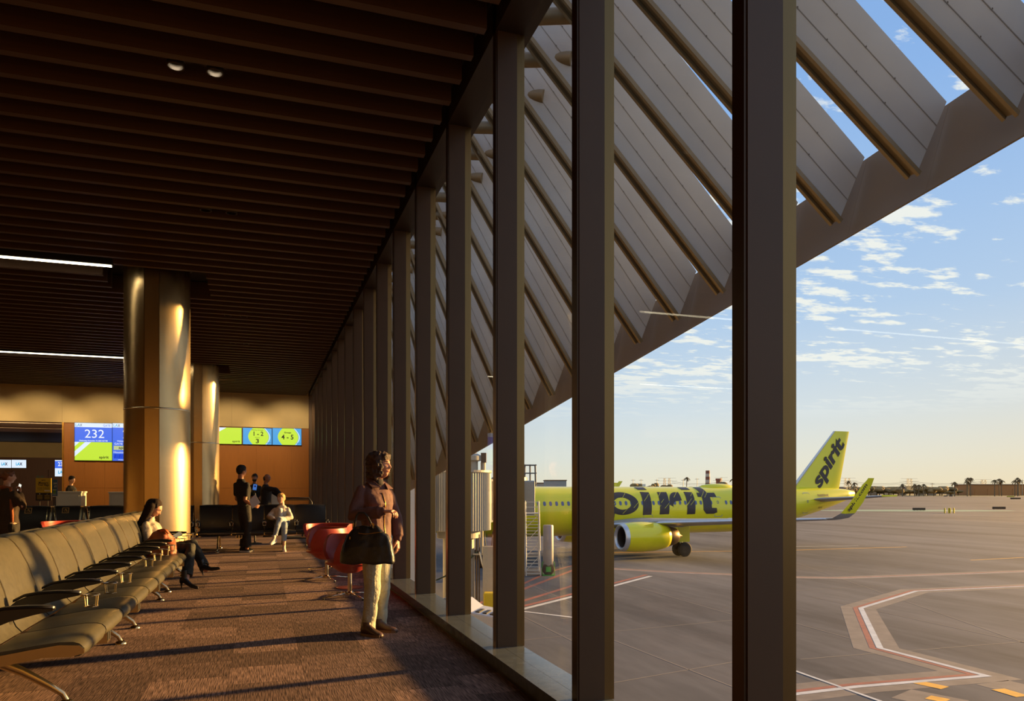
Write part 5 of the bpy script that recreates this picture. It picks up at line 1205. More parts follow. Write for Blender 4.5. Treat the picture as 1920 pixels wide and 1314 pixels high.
def hand(Bd, w, d, nrm, side=1, curl=.6, s=1.0, thumb=1):
    """w wrist, d finger direction, nrm back-of-hand normal; five bent fingers"""
    w = Vector(w); d = Vector(d).normalized(); n = Vector(nrm); n = (n - d * n.dot(d)).normalized(); k = d.cross(n) * side
    pl = .088 * s
    Bd.tube([(w - d * .02 * s, (.026 * s, .019 * s)), (w + d * .012 * s, (.028 * s, .017 * s)), (w + d * pl * .5, (.037 * s, .0145 * s)), (w + d * pl, (.040 * s, .012 * s)), (w + d * (pl + .008 * s), (.034 * s, .008 * s))], 14, True, side=k)
    for q, (off, ln) in enumerate(((.030, .070), (.0105, .080), (-.0095, .075), (-.029, .058))):
        p = w + d * (pl - .006 * s) + k * off * s; a = 0; P = [(p, .0092 * s)]
        for j, fr in enumerate((.44, .32, .24)):
            a += curl * (.7, .8, .5)[j] + q * .03; dd = d * cos(a) - n * sin(a); p = p + dd * ln * fr * s; P.append((p, (.0088, .0080, .0066)[j] * s))
        Bd.caps(P, 8)
    p = w + d * .022 * s + k * .028 * s; P = [(p, .0125 * s)]
    for j, (fr, an) in enumerate(((.032, .75), (.028, .45), (.022, .2))):
        dd = d * cos(an) + k * sin(an) * .9 - n * (.25 + .2 * j) * thumb; dd.normalize(); p = p + dd * fr * s; P.append((p, (.011, .0095, .008)[j] * s))
    Bd.caps(P, 8)
def ellring(c, a, b_, ra, rb, n=20, sq=1.0):
    R = []
    for k in range(n):
        t = 2 * pi * k / n; ct, st = cos(t), sin(t); e = 1.0
        R.append(tuple(Vector(c) + a * ra * math.copysign(abs(ct) ** sq, ct) + b_ * rb * math.copysign(abs(st) ** sq, st)))
    return R
def hair_mesh(balls, name, m, par, vox=.010, rough=.006, freq=55, sm=1):
    b = B()
    for c, r in balls: b.ball(c, r, 12, 9)
    o = b.obj(name, m, par, smooth=True); remesh(o, vox, sm)
    ruffle(o.data, lambda c: noise.noise(c * freq) * rough + noise.noise(c * freq * 2.3) * rough * .5)
    return o
def shoe(par, ank, toe, m, ms, s=1.0, heel=0.0, hi=.06, name='shoe', pointy=0.0, sole=.022):
    """from ankle over toe; sole on the plane below"""
    a, t_ = Vector(ank), Vector(toe); d = (t_ - a); L_ = d.length; d.normalize()
    k = UP.cross(d).normalized(); u = d.cross(k).normalized()
    b = B(); w = .040 * s
    st = [(-.055, .024, .028, .040), (-.045, .034, .034, .052), (.0, .036, .040, .062), (.05, .037, .034, .050), (.10, .040, .022, .034), (L_ - .045, .042 - .014 * pointy, .016, .026), (L_ - .015, .032 - .018 * pointy, .012, .020), (L_, .014 - .006 * pointy, .006, .010)]
    rs_ = []
    for x, ww, hh, cc in st:
        hz = heel * max(0, 1 - max(0, x) / (L_ * .62)); rs_.append(ellring(a + d * x + u * (cc * s - .0 + hz - a_off), k, u, ww * s, hh * s + .010, 14))
    b.rings(rs_)
    b.tube([(a + u * (.05 * s + heel - a_off), (.034 * s, .040 * s)), (a + u * (.10 * s + hi + heel - a_off), (.036 * s, .042 * s))], 14, True, side=k)
    o = b.obj(name, m, par, smooth=True); remesh(o, .007, 2)
    sb = B(); P = []
    for x, ww in ((-.058, .022), (-.045, .033), (.0, .037), (.09, .042), (L_ - .04, .042 - .014 * pointy), (L_ - .008, .026 - .012 * pointy)): P.append((x, ww * s))
    out = [(x, w_) for x, w_ in P] + [(x, -w_) for x, w_ in reversed(P)]
    if not heel:
        vs = [tuple(a + d * x + k * w_ + u * (z - a_off)) for z in (0.0, sole) for x, w_ in out]; n = len(out)
        sb.add(vs, [tuple(range(n)), tuple(range(2 * n - 1, n - 1, -1))] + [(i, (i + 1) % n, (i + 1) % n + n, i + n) for i in range(n)]); sb.obj('sole', ms, o)
    else:
        sb.tube([(a - d * .035 + u * (heel + .02 - a_off), .018), (a - d * .038 + u * (heel * .5 - a_off), .008), (a - d * .04 + u * (-a_off), .006)], 10); sb.obj('heel', ms, o)
    return o
a_off = 0.0
def face_bits(par, c, F_, s, m_l=m_lip, glasses=False):
    f, l, u = F_; c = Vector(c)
    for sg in (-1, 1):
        e = c + (f * .0735 + l * sg * .031 + u * .016) * s
        o = B().ball(e, .0108 * s, 12, 9).obj('eye', m_eye, par, smooth=True); B().ball(e + f * .0058 * s, .0066 * s, 10, 7).obj('iris', m_iris, o, smooth=True)
        B().caps([(c + (f * .092 + l * sg * .014 + u * .037) * s, .0028 * s), (c + (f * .091 + l * sg * .032 + u * .043) * s, .0036 * s), (c + (f * .078 + l * sg * .050 + u * .036) * s, .0022 * s)], 6).obj('eyebrow', m_brow, par, smooth=True)
    B().caps([(c + (f * .0875 + l * -.021 + u * -.052) * s, .0022 * s), (c + (f * .0955 + u * -.051) * s, .0042 * s), (c + (f * .0875 + l * .021 + u * -.052) * s, .0022 * s)], 8).obj('lips', m_l, par, smooth=True)
    if glasses:
        for sg in (-1, 1):
            q = [(c + (f * .095 + l * (sg * .031 + .022 * cos(k * pi / 8)) + u * (.014 + .017 * sin(k * pi / 8))) * s, .0018 * s) for k in range(17)]; B().tube(q, 6).obj('glasses_rim', m_black, par)
            B().tube([(c + (f * .093 + l * sg * .053 + u * .018) * s, .0018 * s), (c + (f * -.01 + l * sg * .08 + u * .02) * s, .0018 * s)], 6).obj('glasses_temple', m_black, par)
def person(label, D, J, face, hface, o, s=1.0):
    """J: joints as (u, v, depth offset). o: options"""
    vox = o.get('vox', .008)
    base = J['base']; O = at_D(base[0], 918, D + base[1]); O.z = o.get('z0', 0)
    root = empty('person', O, 0, label, 'person', o.get('group'))
    def P(k): 
        q = J[k] if isinstance(k, str) else k; return at_D(q[0], q[1], D + (q[2] if len(q) > 2 else 0)) - O
    f = wd(*face); sk = o.get('skin', m_skin)
    shL, shR, hpL, hpR = P('shL'), P('shR'), P('hpL'), P('hpR')
    W_ = (shL - shR).normalized(); ms = (shL + shR) / 2; mh = (hpL + hpR) / 2; sp = (ms - mh).normalized(); fw = W_.cross(sp).normalized()
    if fw.dot(f) < 0: fw = -fw
    hw = (shL - shR).length / 2; Wh = (hpL - hpR).normalized()
    nk, hd = P('nk'), P('hd')
    body = B()
    F_ = head(body, hd, wd(*hface), UP if not o.get('hup') else Vector(o['hup']), s)
    hc = hd + (F_[0] * -.018 + F_[2] * -.075) * s
    body.caps([(nk + sp * -.03, o.get('neck', .058) * s), (nk + sp * .02, (o.get('neck', .058) - .002) * s), (hc, .054 * s)], 16)
    def torso(b, g_, waist=1.0, hem=0.0, bust=0.0, sh=1.0, top=True):
        R = []
        L_ = (ms - mh).length
        for t_, wk, dk, fo in ((-.14 - hem, .150, .118, 0), (.0, .160, .122, 0), (.22, .148 * waist, .108 * waist, .004), (.45, .150 * waist, .108, .008), (.72, .168, .118 + bust, .012 + bust * .5), (.90, .175, .106, .004), (1.0, .158, .080, -.004)):
            if not top and t_ > .5: break
            m_ = min(1, max(0, t_)); wv = (Wh * (1 - m_) + W_ * m_).normalized(); wf = hw / .19
            c = mh + (ms - mh) * t_ + fw * fo
            R.append(ellring(c, wv, fw, (wk * (wf if t_ > .6 else (1 + wf) / 2) + g_) * s * (sh if t_ > .6 else 1), (dk + g_) * s, 24, .85))
        if top:
            for t_, wk, dk in ((.35, .118, .070), (.70, .080, .060), (1.0, .060, .056)): R.append(ellring(ms.lerp(nk, t_), W_, fw, (wk + g_) * s, (dk + g_ * .6) * s, 24, .9))
        b.rings(R)
    torso(body, -.020)
    arms = {}
    for sd in 'LR':
        sh, el, wr, ha = P('sh' + sd), P('el' + sd), P('wr' + sd), P('ha' + sd)
        shi = sh - (W_ if sd == 'L' else -W_) * .035 - sp * .012
        q_ = 1.0 if o.get('sleeve', 1.0) < 1 else .70
        body.caps([(shi, .040 * s), (shi.lerp(el, .30), .038 * s), (shi.lerp(el, .55), .043 * s * q_), (el, .038 * s * q_), (el.lerp(wr, .3), .040 * s * q_), (wr, .027 * s)], 14)
        arms[sd] = (shi, el, wr, ha)
    legs = {}
    for sd in 'LR':
        hp, kn, an = P('hp' + sd), P('kn' + sd), P('an' + sd); legs[sd] = (hp, kn, an)
        body.caps([(hp, .080 * s), (hp.lerp(kn, .5), .070 * s), (kn, .052 * s), (kn.lerp(an, .3), .053 * s), (an, .036 * s)], 14)
    bo = body.obj('body', sk, root, smooth=True); remesh(bo, vox, 1, .4)
    hb = B()
    for sd in 'LR':
        shi, el, wr, ha = arms[sd]; nn = o.get('hn' + sd, fw); hand(hb, wr, ha - wr, nn, 1 if sd == 'L' else -1, o.get('curl' + sd, .5), s, 1)
    ho = hb.obj('hands', sk, None, smooth=True); remesh(ho, max(.003, vox * .6), 1, .3)
    bm = bmesh.new(); bm.from_mesh(bo.data); bm.from_mesh(ho.data); bm.to_mesh(bo.data); bm.free(); bo.data.shade_smooth(); bpy.data.objects.remove(ho)   # hands run into the wrists
    face_bits(bo, hd, F_, s, glasses=o.get('glasses', False))
    # top garment
    tp = B(); ga = o.get('loose', .016); torso(tp, ga, o.get('waist', 1.0), o.get('hem', .0), o.get('bust', .0))
    for sd in 'LR':
        shi, el, wr, ha = arms[sd]; k = o.get('sleeve', 1.0)
        if k >= 1: pts = [(shi, .058 * s), (shi.lerp(el, .2), (.055 + ga * .4) * s), (shi.lerp(el, .5), (.050 + ga * .6) * s), (el, (.050 + ga * .6) * s), (el.lerp(wr, .5), (.046 + ga * .6) * s), (el.lerp(wr, .88), (.040 + ga * .8) * s), (el.lerp(wr, .97), (.030 + ga * .4) * s)]
        else: e2_ = shi.lerp(el, .62); pts = [(shi, .058 * s), (shi.lerp(el, .35), .060 * s), (e2_, .060 * s)]
        tp.caps(pts, 14)
    to = tp.obj(o.get('tname', 'jacket'), o['top'], root, smooth=True); remesh(to, vox, 2)
    fr = o.get('fold', .008)
    ruffle(to.data, lambda c: noise.noise(Vector((c.x * 14, c.y * 14, c.z * 9))) * fr + noise.noise(c * 30) * fr * .15)
    # trousers
    tr = B(); gl = o.get('tloose', .012); c0 = mh + sp * .10
    tr.rings([ellring(mh + sp * z, Wh, fw, (w_ + gl) * s, (d_ + gl) * s, 22, .85) for z, w_, d_ in ((.14, .138, .10), (.05, .158, .118), (-.03, .165, .122), (-.10, .150, .112))])
    for sd in 'LR':
        hp, kn, an = legs[sd]; hm = kn.lerp(an, o.get('hemk', .94)); w0 = o.get('flare', .058)
        tr.tube([(hp + (hp - kn).normalized() * .03, (.088 + gl) * s), (hp.lerp(kn, .3), (.086 + gl) * s), (hp.lerp(kn, .7), (.070 + gl) * s), (kn, (.060 + gl) * s), (kn.lerp(an, .35), (.058 + gl * .8) * s), (kn.lerp(an, .8), w0 * s), (hm, (w0 + .003) * s)], 18)
    t_o = tr.obj('trousers', o['legs'], root, smooth=True); remesh(t_o, vox, 2)
    ruffle(t_o.data, lambda c: noise.noise(Vector((c.x * 17, c.y * 17, c.z * 7))) * fr * .9 + noise.noise(Vector((c.x * 8, c.y * 8, c.z * 26))) * fr * .35)
    if 'collar' in o:
        B().tube([(nk - sp * .05, .085 * s), (nk + sp * .0, .072 * s), (nk + sp * .02, .068 * s), (nk + sp * .055, .062 * s), (nk + sp * .06, .056 * s)], 20).obj('collar', o['collar'], to, smooth=True)
    return dict(root=root, O=O, P=P, body=bo, top=to, tr=t_o, F=F_, hd=hd, f=fw, W=W_, sp=sp, nk=nk, ms=ms, mh=mh, s=s, legs=legs, arms=arms)
def add_shoes(p, aL, tL, aR, tR, m, ms, **k):
    global a_off
    for a, t_ in ((aL, tL), (aR, tR)): shoe(p['root'], p['P'](a), p['P'](t_), m, ms, **k)
def shell(p, m, style, seed=1, vox=.010):
    c, (f, l, u), s = p['hd'], p['F'], p['s']; R = random.Random(seed); b = []
    def q(x, y, z): return c + (f * x + l * y + u * z) * s
    if style == 'short':
        b = [(q(-.012, 0, .034), .090 * s), (q(.024, 0, .060), .066 * s), (q(-.036, 0, .004), .076 * s), (q(-.034, 0, -.035), .052 * s)]
        for k in range(46):
            a, e = R.uniform(-2.6, 2.6) + pi, R.uniform(-.1, 1.4); d = Vector((cos(a) * cos(e), sin(a) * cos(e), sin(e))); b.append((q(-.010 + d.x * .080, d.y * .070, .032 + d.z * .080), R.uniform(.014, .024) * s))
        return hair_mesh(b, 'hair', m, p['body'], vox, .006, 60)
    if style == 'bob':
        b = [(q(-.016, 0, .034), .100 * s), (q(.020, 0, .066), .072 * s), (q(-.050, 0, -.010), .088 * s), (q(-.055, 0, -.06), .074 * s)]
        for sg in (-1, 1): b += [(q(-.015, sg * .058, .0), .050 * s), (q(-.022, sg * .066, -.045), .046 * s), (q(-.028, sg * .064, -.088), .042 * s), (q(.012, sg * .062, -.02), .028 * s)]
        for k in range(150):
            a, z = R.uniform(.75, 2 * pi - .75), R.uniform(-.115, .125); rr = (.100 if z < .04 else .100 * sqrt(max(.05, 1 - ((z - .04) / .09) ** 2)))
            b.append((q(-.022 + rr * cos(a) * 1.0, rr * sin(a) * .92, z), R.uniform(.014, .027) * s))
        for k in range(14): b.append((q(.07 + R.uniform(-.01, .012), R.uniform(-.05, .05), .088 + R.uniform(-.02, .02)), R.uniform(.012, .02) * s))
        return hair_mesh(b, 'hair', m, p['body'], vox, .007, 48, 3)
# ---------------------------------------------------------------- the woman standing at the glass
m_jack = cloth('jacket_brown', (100, 66, 60), .8, .3); m_jean = cloth('pale_jeans', (176, 172, 150), .85, .8); m_turt = cloth('turtleneck', (40, 30, 28)); m_hair1 = mat('hair_dark_brown', (.05, .022, .011), .7, 0, .4, 30, .6, 160)
m_boot = mat('boot_brown', lin((84, 58, 40)), .4, 0, .1, 20, .1, 80); m_sole = mat('sole_dark', lin((120, 90, 60)), .7)
J = dict(base=(703, 0), hd=(713, 873.5, 0), nk=(705, 903, .02), shL=(730, 920, .11), shR=(672, 918, -.13), elL=(741, 968, .16), elR=(663, 966, -.20), wrL=(746, 1010, .10), wrR=(719, 958.5, -.30), haL=(748, 1048, .08), haR=(745, 958, -.34),
         hpL=(715, 1010, .06), hpR=(697, 1012, -.07), knL=(717, 1100, .10), knR=(698, 1102, -.08), anL=(711, 1180, .16), anR=(690, 1184, -.02))
w1 = person('woman with curly dark bob in brown zip jacket and pale jeans, standing by the glass', 6.72, J, (.6, -.8), (.93, -.36, .02),
            dict(vox=.0055, top=m_jack, legs=m_jean, collar=m_turt, hem=.06, bust=.012, flare=.066, loose=.02, hnR=RT * .1 + UP * 1 - AW * .2, hnL=RT * 1 - AW * .2, curlR=.75, curlL=.45, fold=.010), .97)
shell(w1, m_hair1, 'bob', 4, .008)
def on_z0(u, v, D): q = at_D(u, v, D); q.z = 0; return q
for a, t_ in (((686, -.08), (708, -.16)), ((707, .10), (737, .06))):
    A_ = at_D(a[0], 918, 6.72 + a[1]) - w1['O']; T_ = at_D(t_[0], 918, 6.72 + t_[1]) - w1['O']; A_.z = T_.z = 0
    d_ = (T_ - A_); T_ = A_ + d_.normalized() * .20
    so_ = shoe(w1['root'], A_ + d_.normalized() * .01, T_, m_boot, m_sole, 1.0, hi=.02)
# collar flaps, zip, pocket button, ear ring
P_ = w1['P']; sp_, fw_, W1 = w1['sp'], w1['f'], w1['W']
def on_front(t_, side=0.0, out=.0):
    c = w1['mh'] + (w1['ms'] - w1['mh']) * t_; return c + fw_ * (.150 + out) * (1 - .12 * max(0, t_ - .7) * 3) + W1 * side
for sg in (-1, 1):
    n0 = w1['nk']; cb = B()
    a0, a1, a2, a3 = n0 - fw_ * .07 + W1 * sg * .045 + UP * .005, n0 + W1 * sg * .108 + UP * .002, n0 + fw_ * .105 + W1 * sg * .115 - UP * .062, n0 + fw_ * .135 + W1 * sg * .030 - UP * .060
    a4 = n0 + W1 * sg * .072 + UP * .035
    cb.quad(a0, a1, a4, n0 - fw_ * .06 + W1 * sg * .03 + UP * .03, .008); cb.quad(a1, a2, a3, a4, .008); o = cb.obj('collar_flap', m_jack, w1['top'], bevel=.003)
zb_ = B(); zp = []
for k in range(12):
    t_ = -.16 + 1.10 * k / 11
    # cast onto the jacket surface
    src = w1['mh'] + (w1['ms'] - w1['mh']) * t_ + fw_ * .6; ok, loc, nn, _ = w1['top'].ray_cast(src, -fw_)
    if ok and (loc - (w1['mh'] + (w1['ms'] - w1['mh']) * t_)).dot(fw_) < .19: zp.append((loc + nn * .002, .0045))
if len(zp) > 2:
    B().tube(zp, 8).obj('zip', m_trim, w1['top'], smooth=True)
B().ball(w1['hd'] + (w1['F'][0] * -.002 - w1['F'][1] * .083 - w1['F'][2] * .045), (.008, .008, .016), 10, 8).obj('ear_ring', m_chrome, w1['body'], smooth=True)
B().ball(w1['hd'] + (w1['F'][0] * -.002 + w1['F'][1] * .083 - w1['F'][2] * .045), (.008, .008, .016), 10, 8).obj('ear_ring', m_chrome, w1['body'], smooth=True)
# ---------------------------------------------------------------- her bag
m_bag = mat('bag_leather', (.016, .013, .010), .42, 0, .2, 12, .15, 60, spec=.45)
Db = 6.36; Ob = at_D(689, 1056, Db); bg_ = empty('handbag', Ob, 0, 'large black leather holdall hanging from the standing woman\'s forearm', 'bag')
def bp(u, v, dd=0): return at_D(u, v, Db + dd) - Ob
b = B(); rs_ = []
for v, ul, ur, th in ((1057, 641, 737, .080), (1053, 637.5, 740, .090), (1040, 639, 739, .088), (1024, 643, 736, .078), (1010, 649, 731, .06), (1003, 653, 728, .050), (997, 657, 721, .042), (990, 663, 713, .030), (986, 667, 707, .020)):
    c = bp((ul + ur) / 2, v); rs_.append(ellring(c, RT, AW, (ur - ul) / 2 / F * Db, th, 40, .62))
b.rings(rs_); o = b.obj('bag_body', m_bag, bg_, smooth=True); remesh(o, .007, 2)
ruffle(o.data, lambda q: noise.noise(Vector((q.x * 12, q.y * 5, q.z * 4))) * .014 + noise.noise(q * 22) * .003)
zpts = []
for k in range(15):
    u = 655 + 66 * k / 14; ok, loc, nn, _ = o.ray_cast(bp(u, 1004 + 1.5 * sin(k * .5), -.4), AW)
    if ok: zpts.append((loc - AW * .003, .0035))
if len(zpts) > 3: B().tube(zpts, 6).obj('zip', m_trim, bg_)
for dd in (-.035, .04):
    B().tube([(bp(664, 992, dd), .009), (bp(666, 978, dd), .009), (bp(669, 966.5, dd * .8), .009), (bp(673, 961.5, dd * .6), .009), (bp(683, 961.5, dd * .6), .009), (bp(690, 970, dd * .8), .009), (bp(695, 980, dd), .009), (bp(699, 992, dd), .009)], 10).obj('handle', m_bag, bg_, smooth=True)
    for u in (664, 698): B().lathe([(.008, -.005), (.017, -.005), (.017, .005), (.008, .005)], 14, m=Matrix.Translation(bp(u, 984, dd)) @ RX).obj('ring', m_trim, bg_)
B().caps([(bp(651, 1004, -.055), .007), (bp(645, 1020, -.09), .006), (bp(643, 1035, -.095), .006)], 8).obj('side_strap', m_bag, bg_, smooth=True)
B().box(-.004, .004, -.002, .002, -.022, .0).obj('zip_pull', m_trim, bg_, loc=tuple(bp(656, 1006, -.075)))
# ---------------------------------------------------------------- dark haired woman on the bench with a phone
m_sweat = cloth('grey_sweater', (176, 160, 140), .9, .6); m_dkj = cloth('dark_jeans', (44, 42, 34), .8, .6); m_hair2 = mat('hair_black_brown', (.024, .012, .008), .75, 0, .4, 20, .3, 200, spec=.2, stretch=(6, 6, 1)); m_blk = mat('boot_black', (.018, .014, .011), .35)
J = dict(base=(312, 0), hd=(289.5, 953, 0), nk=(281, 971, 0), shL=(276, 981, .17), shR=(273, 984, -.17), elL=(288, 1012, .22), elR=(276, 1016, -.24), wrL=(316, 1008, .12), wrR=(312, 1012, -.10), haL=(329, 1003, .06), haR=(326, 1005, -.02),
         hpL=(300, 1036, .10), hpR=(300, 1037, -.09), knL=(362, 1020, .05), knR=(358, 1026, -.14), anL=(386, 1068, -.08), anR=(349, 1088, -.42))
w2 = person('woman with long dark hair and grey sweater, sitting cross-legged looking at a phone', 10.25, J, (.97, .2), (.80, .06, -.62), dict(vox=.0075, top=m_sweat, legs=m_dkj, loose=.035, fold=.012, tname='sweater', hemk=.86, flare=.070, curlL=.9, curlR=.9, hnL=UP, hnR=UP), .97)
c, (f, l, u_), s = w2['hd'], w2['F'], .97; bl = []; R_ = random.Random(3)
def q2(x, y, z): return c + (RT * x + AW * y + UP * z)
for x, y, z, r in ((-.02, 0, .045, .098), (.02, 0, .06, .080), (-.045, 0, .0, .09), (.045, 0, .055, .06)): bl.append((q2(x, y, z), r))
for sg in (-1, 1):
    for k in range(12):
        t_ = k / 11; bl.append((q2(.0 - .12 * t_ - .10 * t_ * t_, sg * (.075 + .03 * t_), .03 - .34 * t_), .050 - .014 * t_)); bl.append((q2(-.06 - .12 * t_ - .09 * t_ * t_, sg * .045, .02 - .36 * t_), .056 - .014 * t_))
for k in range(26): 
    a = R_.uniform(-1.0, 1.0); bl.append((q2(.072 + R_.uniform(-.01, .01) - abs(a) * .015, a * .062, .045 + R_.uniform(-.03, .03)), .016))
o = B()
for cc, r in bl: o.ball(cc, r, 12, 9)
o = o.obj('hair', m_hair2, w2['body'], smooth=True); remesh(o, .009, 3)
O2 = w2['O']
def seat_boot(p, ua, va, da, ut, vt, dt, D, plane=None):
    global a_off
    A_ = at_D(ua, va, D + da) - p['O']; T_ = at_D(ut, vt, D + dt) - p['O']; return A_, T_
A_, T_ = seat_boot(w2, 345, 1104, -.46, 372, 1104, -.5, 10.25); A_.z = T_.z = 0.0; T_ = A_ + (T_ - A_).normalized() * .21; shoe(w2['root'], A_, T_, m_blk, m_blk, .92, heel=.06, hi=.09, name='boot', pointy=1)
# raised boot, sole tilted
A_, T_ = seat_boot(w2, 386, 1077, -.10, 411, 1067.5, -.12, 10.25); T_ = A_ + (T_ - A_).normalized() * .22; shoe(w2['root'], A_, T_, m_blk, m_blk, .92, heel=.055, hi=.07, name='boot', pointy=1)
ph = empty('phone', at_D(333, 1002, 10.25 + .02), 0, 'pale phone in the seated dark-haired woman\'s hands', 'phone'); o = B().box(-.030, .030, -.004, .004, -.058, .058).obj('phone_case', m_eq, ph, bevel=.004); o.matrix_local = Matrix.Rotation(-TH, 4, 'Z') @ Matrix.Rotation(radians(62), 4, 'Y') @ Matrix.Rotation(radians(30), 4, 'Z')
B().box(-.027, .027, -.0048, -.004, -.053, .053).obj('phone_screen', emi('phone_glow', (180, 160, 120), .6), o)
# orange tote on her lap
m_tan = mat('tote_tan', lin((150, 76, 34)), .55, 0, .15, 8, .4, 30); Ot = at_D(305, 1046, 9.95); tt = empty('tote_bag', Ot, 0, 'large soft tan leather tote on the seat beside the dark-haired woman', 'bag')
b = B(); rs_ = []
for v, ul, ur, th in ((1046, 280, 331, .11), (1043, 270, 336, .13), (1035, 266, 334, .13), (1022, 268, 329, .12), (1010, 280, 324, .10), (1001, 288, 318, .08), (994, 294, 312, .05), (992, 298, 308, .03)):
    rs_.append(ellring(at_D((ul + ur) / 2, v, 9.95) - Ot, RT, AW, (ur - ul) / 2 / F * 9.95, th, 32, .8))
b.rings(rs_); o = b.obj('bag_body', m_tan, tt, smooth=True); remesh(o, .010, 2)
ruffle(o.data, lambda q: noise.noise(q * 8) * .025 + noise.noise(q * 22) * .008)
B().tube([(at_D(292, 1003, 9.95) - Ot, .010), (at_D(296, 994, 9.9) - Ot, .010), (at_D(308, 992, 9.9) - Ot, .010), (at_D(316, 1000, 9.9) - Ot, .010)], 8).obj('handle', m_tan, tt, smooth=True)
# ---------------------------------------------------------------- standing man in black with papers
m_tee = cloth('black_tee', (22, 18, 15), .9); m_btr = cloth('black_trousers', (34, 28, 20), .85); m_hair3 = mat('hair_black', (.014, .009, .007), .8, 0, .3, 30)
J = dict(base=(462, 0), hd=(453, 883, 0), nk=(451.5, 897.5, 0), shL=(441, 908, .14), shR=(465, 908, -.13), elL=(444, 936, .16), elR=(459, 938, -.14), wrL=(466, 946, .05), wrR=(474, 947, -.16), haL=(478, 944, .0), haR=(484, 950, -.16),
         hpL=(455, 951, .09), hpR=(461, 951, -.08), knL=(458, 990, .11), knR=(465, 990, -.08), anL=(457, 1026, .12), anR=(463, 1028, -.08))
w3 = person('man in black T-shirt and trousers standing with papers in his hand', 15.6, J, (.92, .38), (.62, .78), dict(vox=.010, top=m_tee, legs=m_btr, sleeve=.5, tname='t_shirt', skin=m_skin3, loose=.012, flare=.082, fold=.008, curlR=.9, hnR=-AW), 1.04)
shell(w3, m_hair3, 'short', 6)
for a, t_ in (((456, .12), (477, .10)), ((452, -.05), (474, -.10))):
    A_ = at_D(a[0], 918, 15.6 + a[1]) - w3['O']; T_ = at_D(t_[0], 918, 15.6 + t_[1]) - w3['O']; A_.z = T_.z = 0; T_ = A_ + (T_ - A_).normalized() * .23; shoe(w3['root'], A_ + (T_ - A_).normalized() * .03, T_, m_tee, m_white, 1.05, sole=.03)
ppr = empty('papers', at_D(478, 940, 15.38), 0, 'sheaf of white papers held by the man in black', 'papers')
for k in range(3):
    b = B(); q = [at_D(467 + k * .3, 938, 15.36 + .01 * k), at_D(478.5, 926.5 + k * .3, 15.38 + .01 * k), at_D(488, 942, 15.38 + .01 * k), at_D(473, 953.5, 15.36 + .01 * k)]; b.quad(*[x - ppr.location for x in q], .002); b.obj('sheet', mat('paper', lin((210, 204, 200)), .7), ppr)
# ---------------------------------------------------------------- blonde woman on the black bench
m_card = cloth('cream_cardigan', (222, 206, 184), .9); m_ltop = cloth('pale_top', (226, 222, 214), .9); m_ljn = cloth('light_blue_jeans', (150, 160, 168), .85, .7); m_blond = mat('hair_blonde', lin((196, 150, 84)), .5, 0, .25, 40, .5, 180); m_trn = mat('trainer_pale', lin((224, 204, 184)), .6)
J = dict(base=(526, .05), hd=(527, 934.5, -.03), nk=(528.5, 947.5, 0), shL=(542, 954, .03), shR=(513.5, 955, .0), elL=(545, 970, -.10), elR=(504, 969, -.10), wrL=(531, 973, -.24), wrR=(513, 972, -.26), haL=(522, 972, -.30), haR=(521, 974, -.28),
         hpL=(535, 977, -.02), hpR=(520, 977, -.02), knL=(524, 974, -.50), knR=(533, 982, -.46), anL=(514, 1009, -.62), anR=(532.5, 1020, -.48))
w4 = person('blonde short-haired woman in cream cardigan and blue jeans sitting on the black bench', 16.2, J, (-.15, -1), (-.35, -.92, -.02), dict(vox=.009, top=m_card, legs=m_ljn, tname='cardigan', skin=m_skin2, loose=.018, hem=.0, flare=.052, hemk=.86, fold=.010, curlL=.7, curlR=.7, hnL=UP, hnR=UP), .96)
shell(w4, m_blond, 'short', 9)
b = B(); c4 = w4['ms']
ok, loc, nn, _ = w4['top'].ray_cast(w4['mh'].lerp(w4['ms'], .6) + w4['f'] * .6, -w4['f'])
b.rings([ellring(w4['mh'].lerp(w4['ms'], t_) + w4['f'] * (.060 + .02 * (t_ > .5)), w4['W'], w4['f'], wq, .088, 18) for t_, wq in ((.05, .075), (.3, .07), (.6, .07), (.85, .065), (1.02, .045))]); b.obj('pale_top', m_ltop, w4['top'], smooth=True)
A_ = at_D(532.5, 1030, 15.75) - w4['O']; T_ = at_D(533.5, 1033, 15.5) - w4['O']; A_.z = T_.z = 0; T_ = A_ + (T_ - A_).normalized() * .21; shoe(w4['root'], A_, T_, m_trn, m_white, .95, sole=.03, name='trainer')
A_ = at_D(515, 1014, 15.58) - w4['O']; T_ = at_D(508, 1018, 15.42) - w4['O']; T_ = A_ + (T_ - A_).normalized() * .21; A_.z -= .03; T_.z -= .03; shoe(w4['root'], A_, T_, m_trn, m_white, .95, sole=.03, name='trainer')
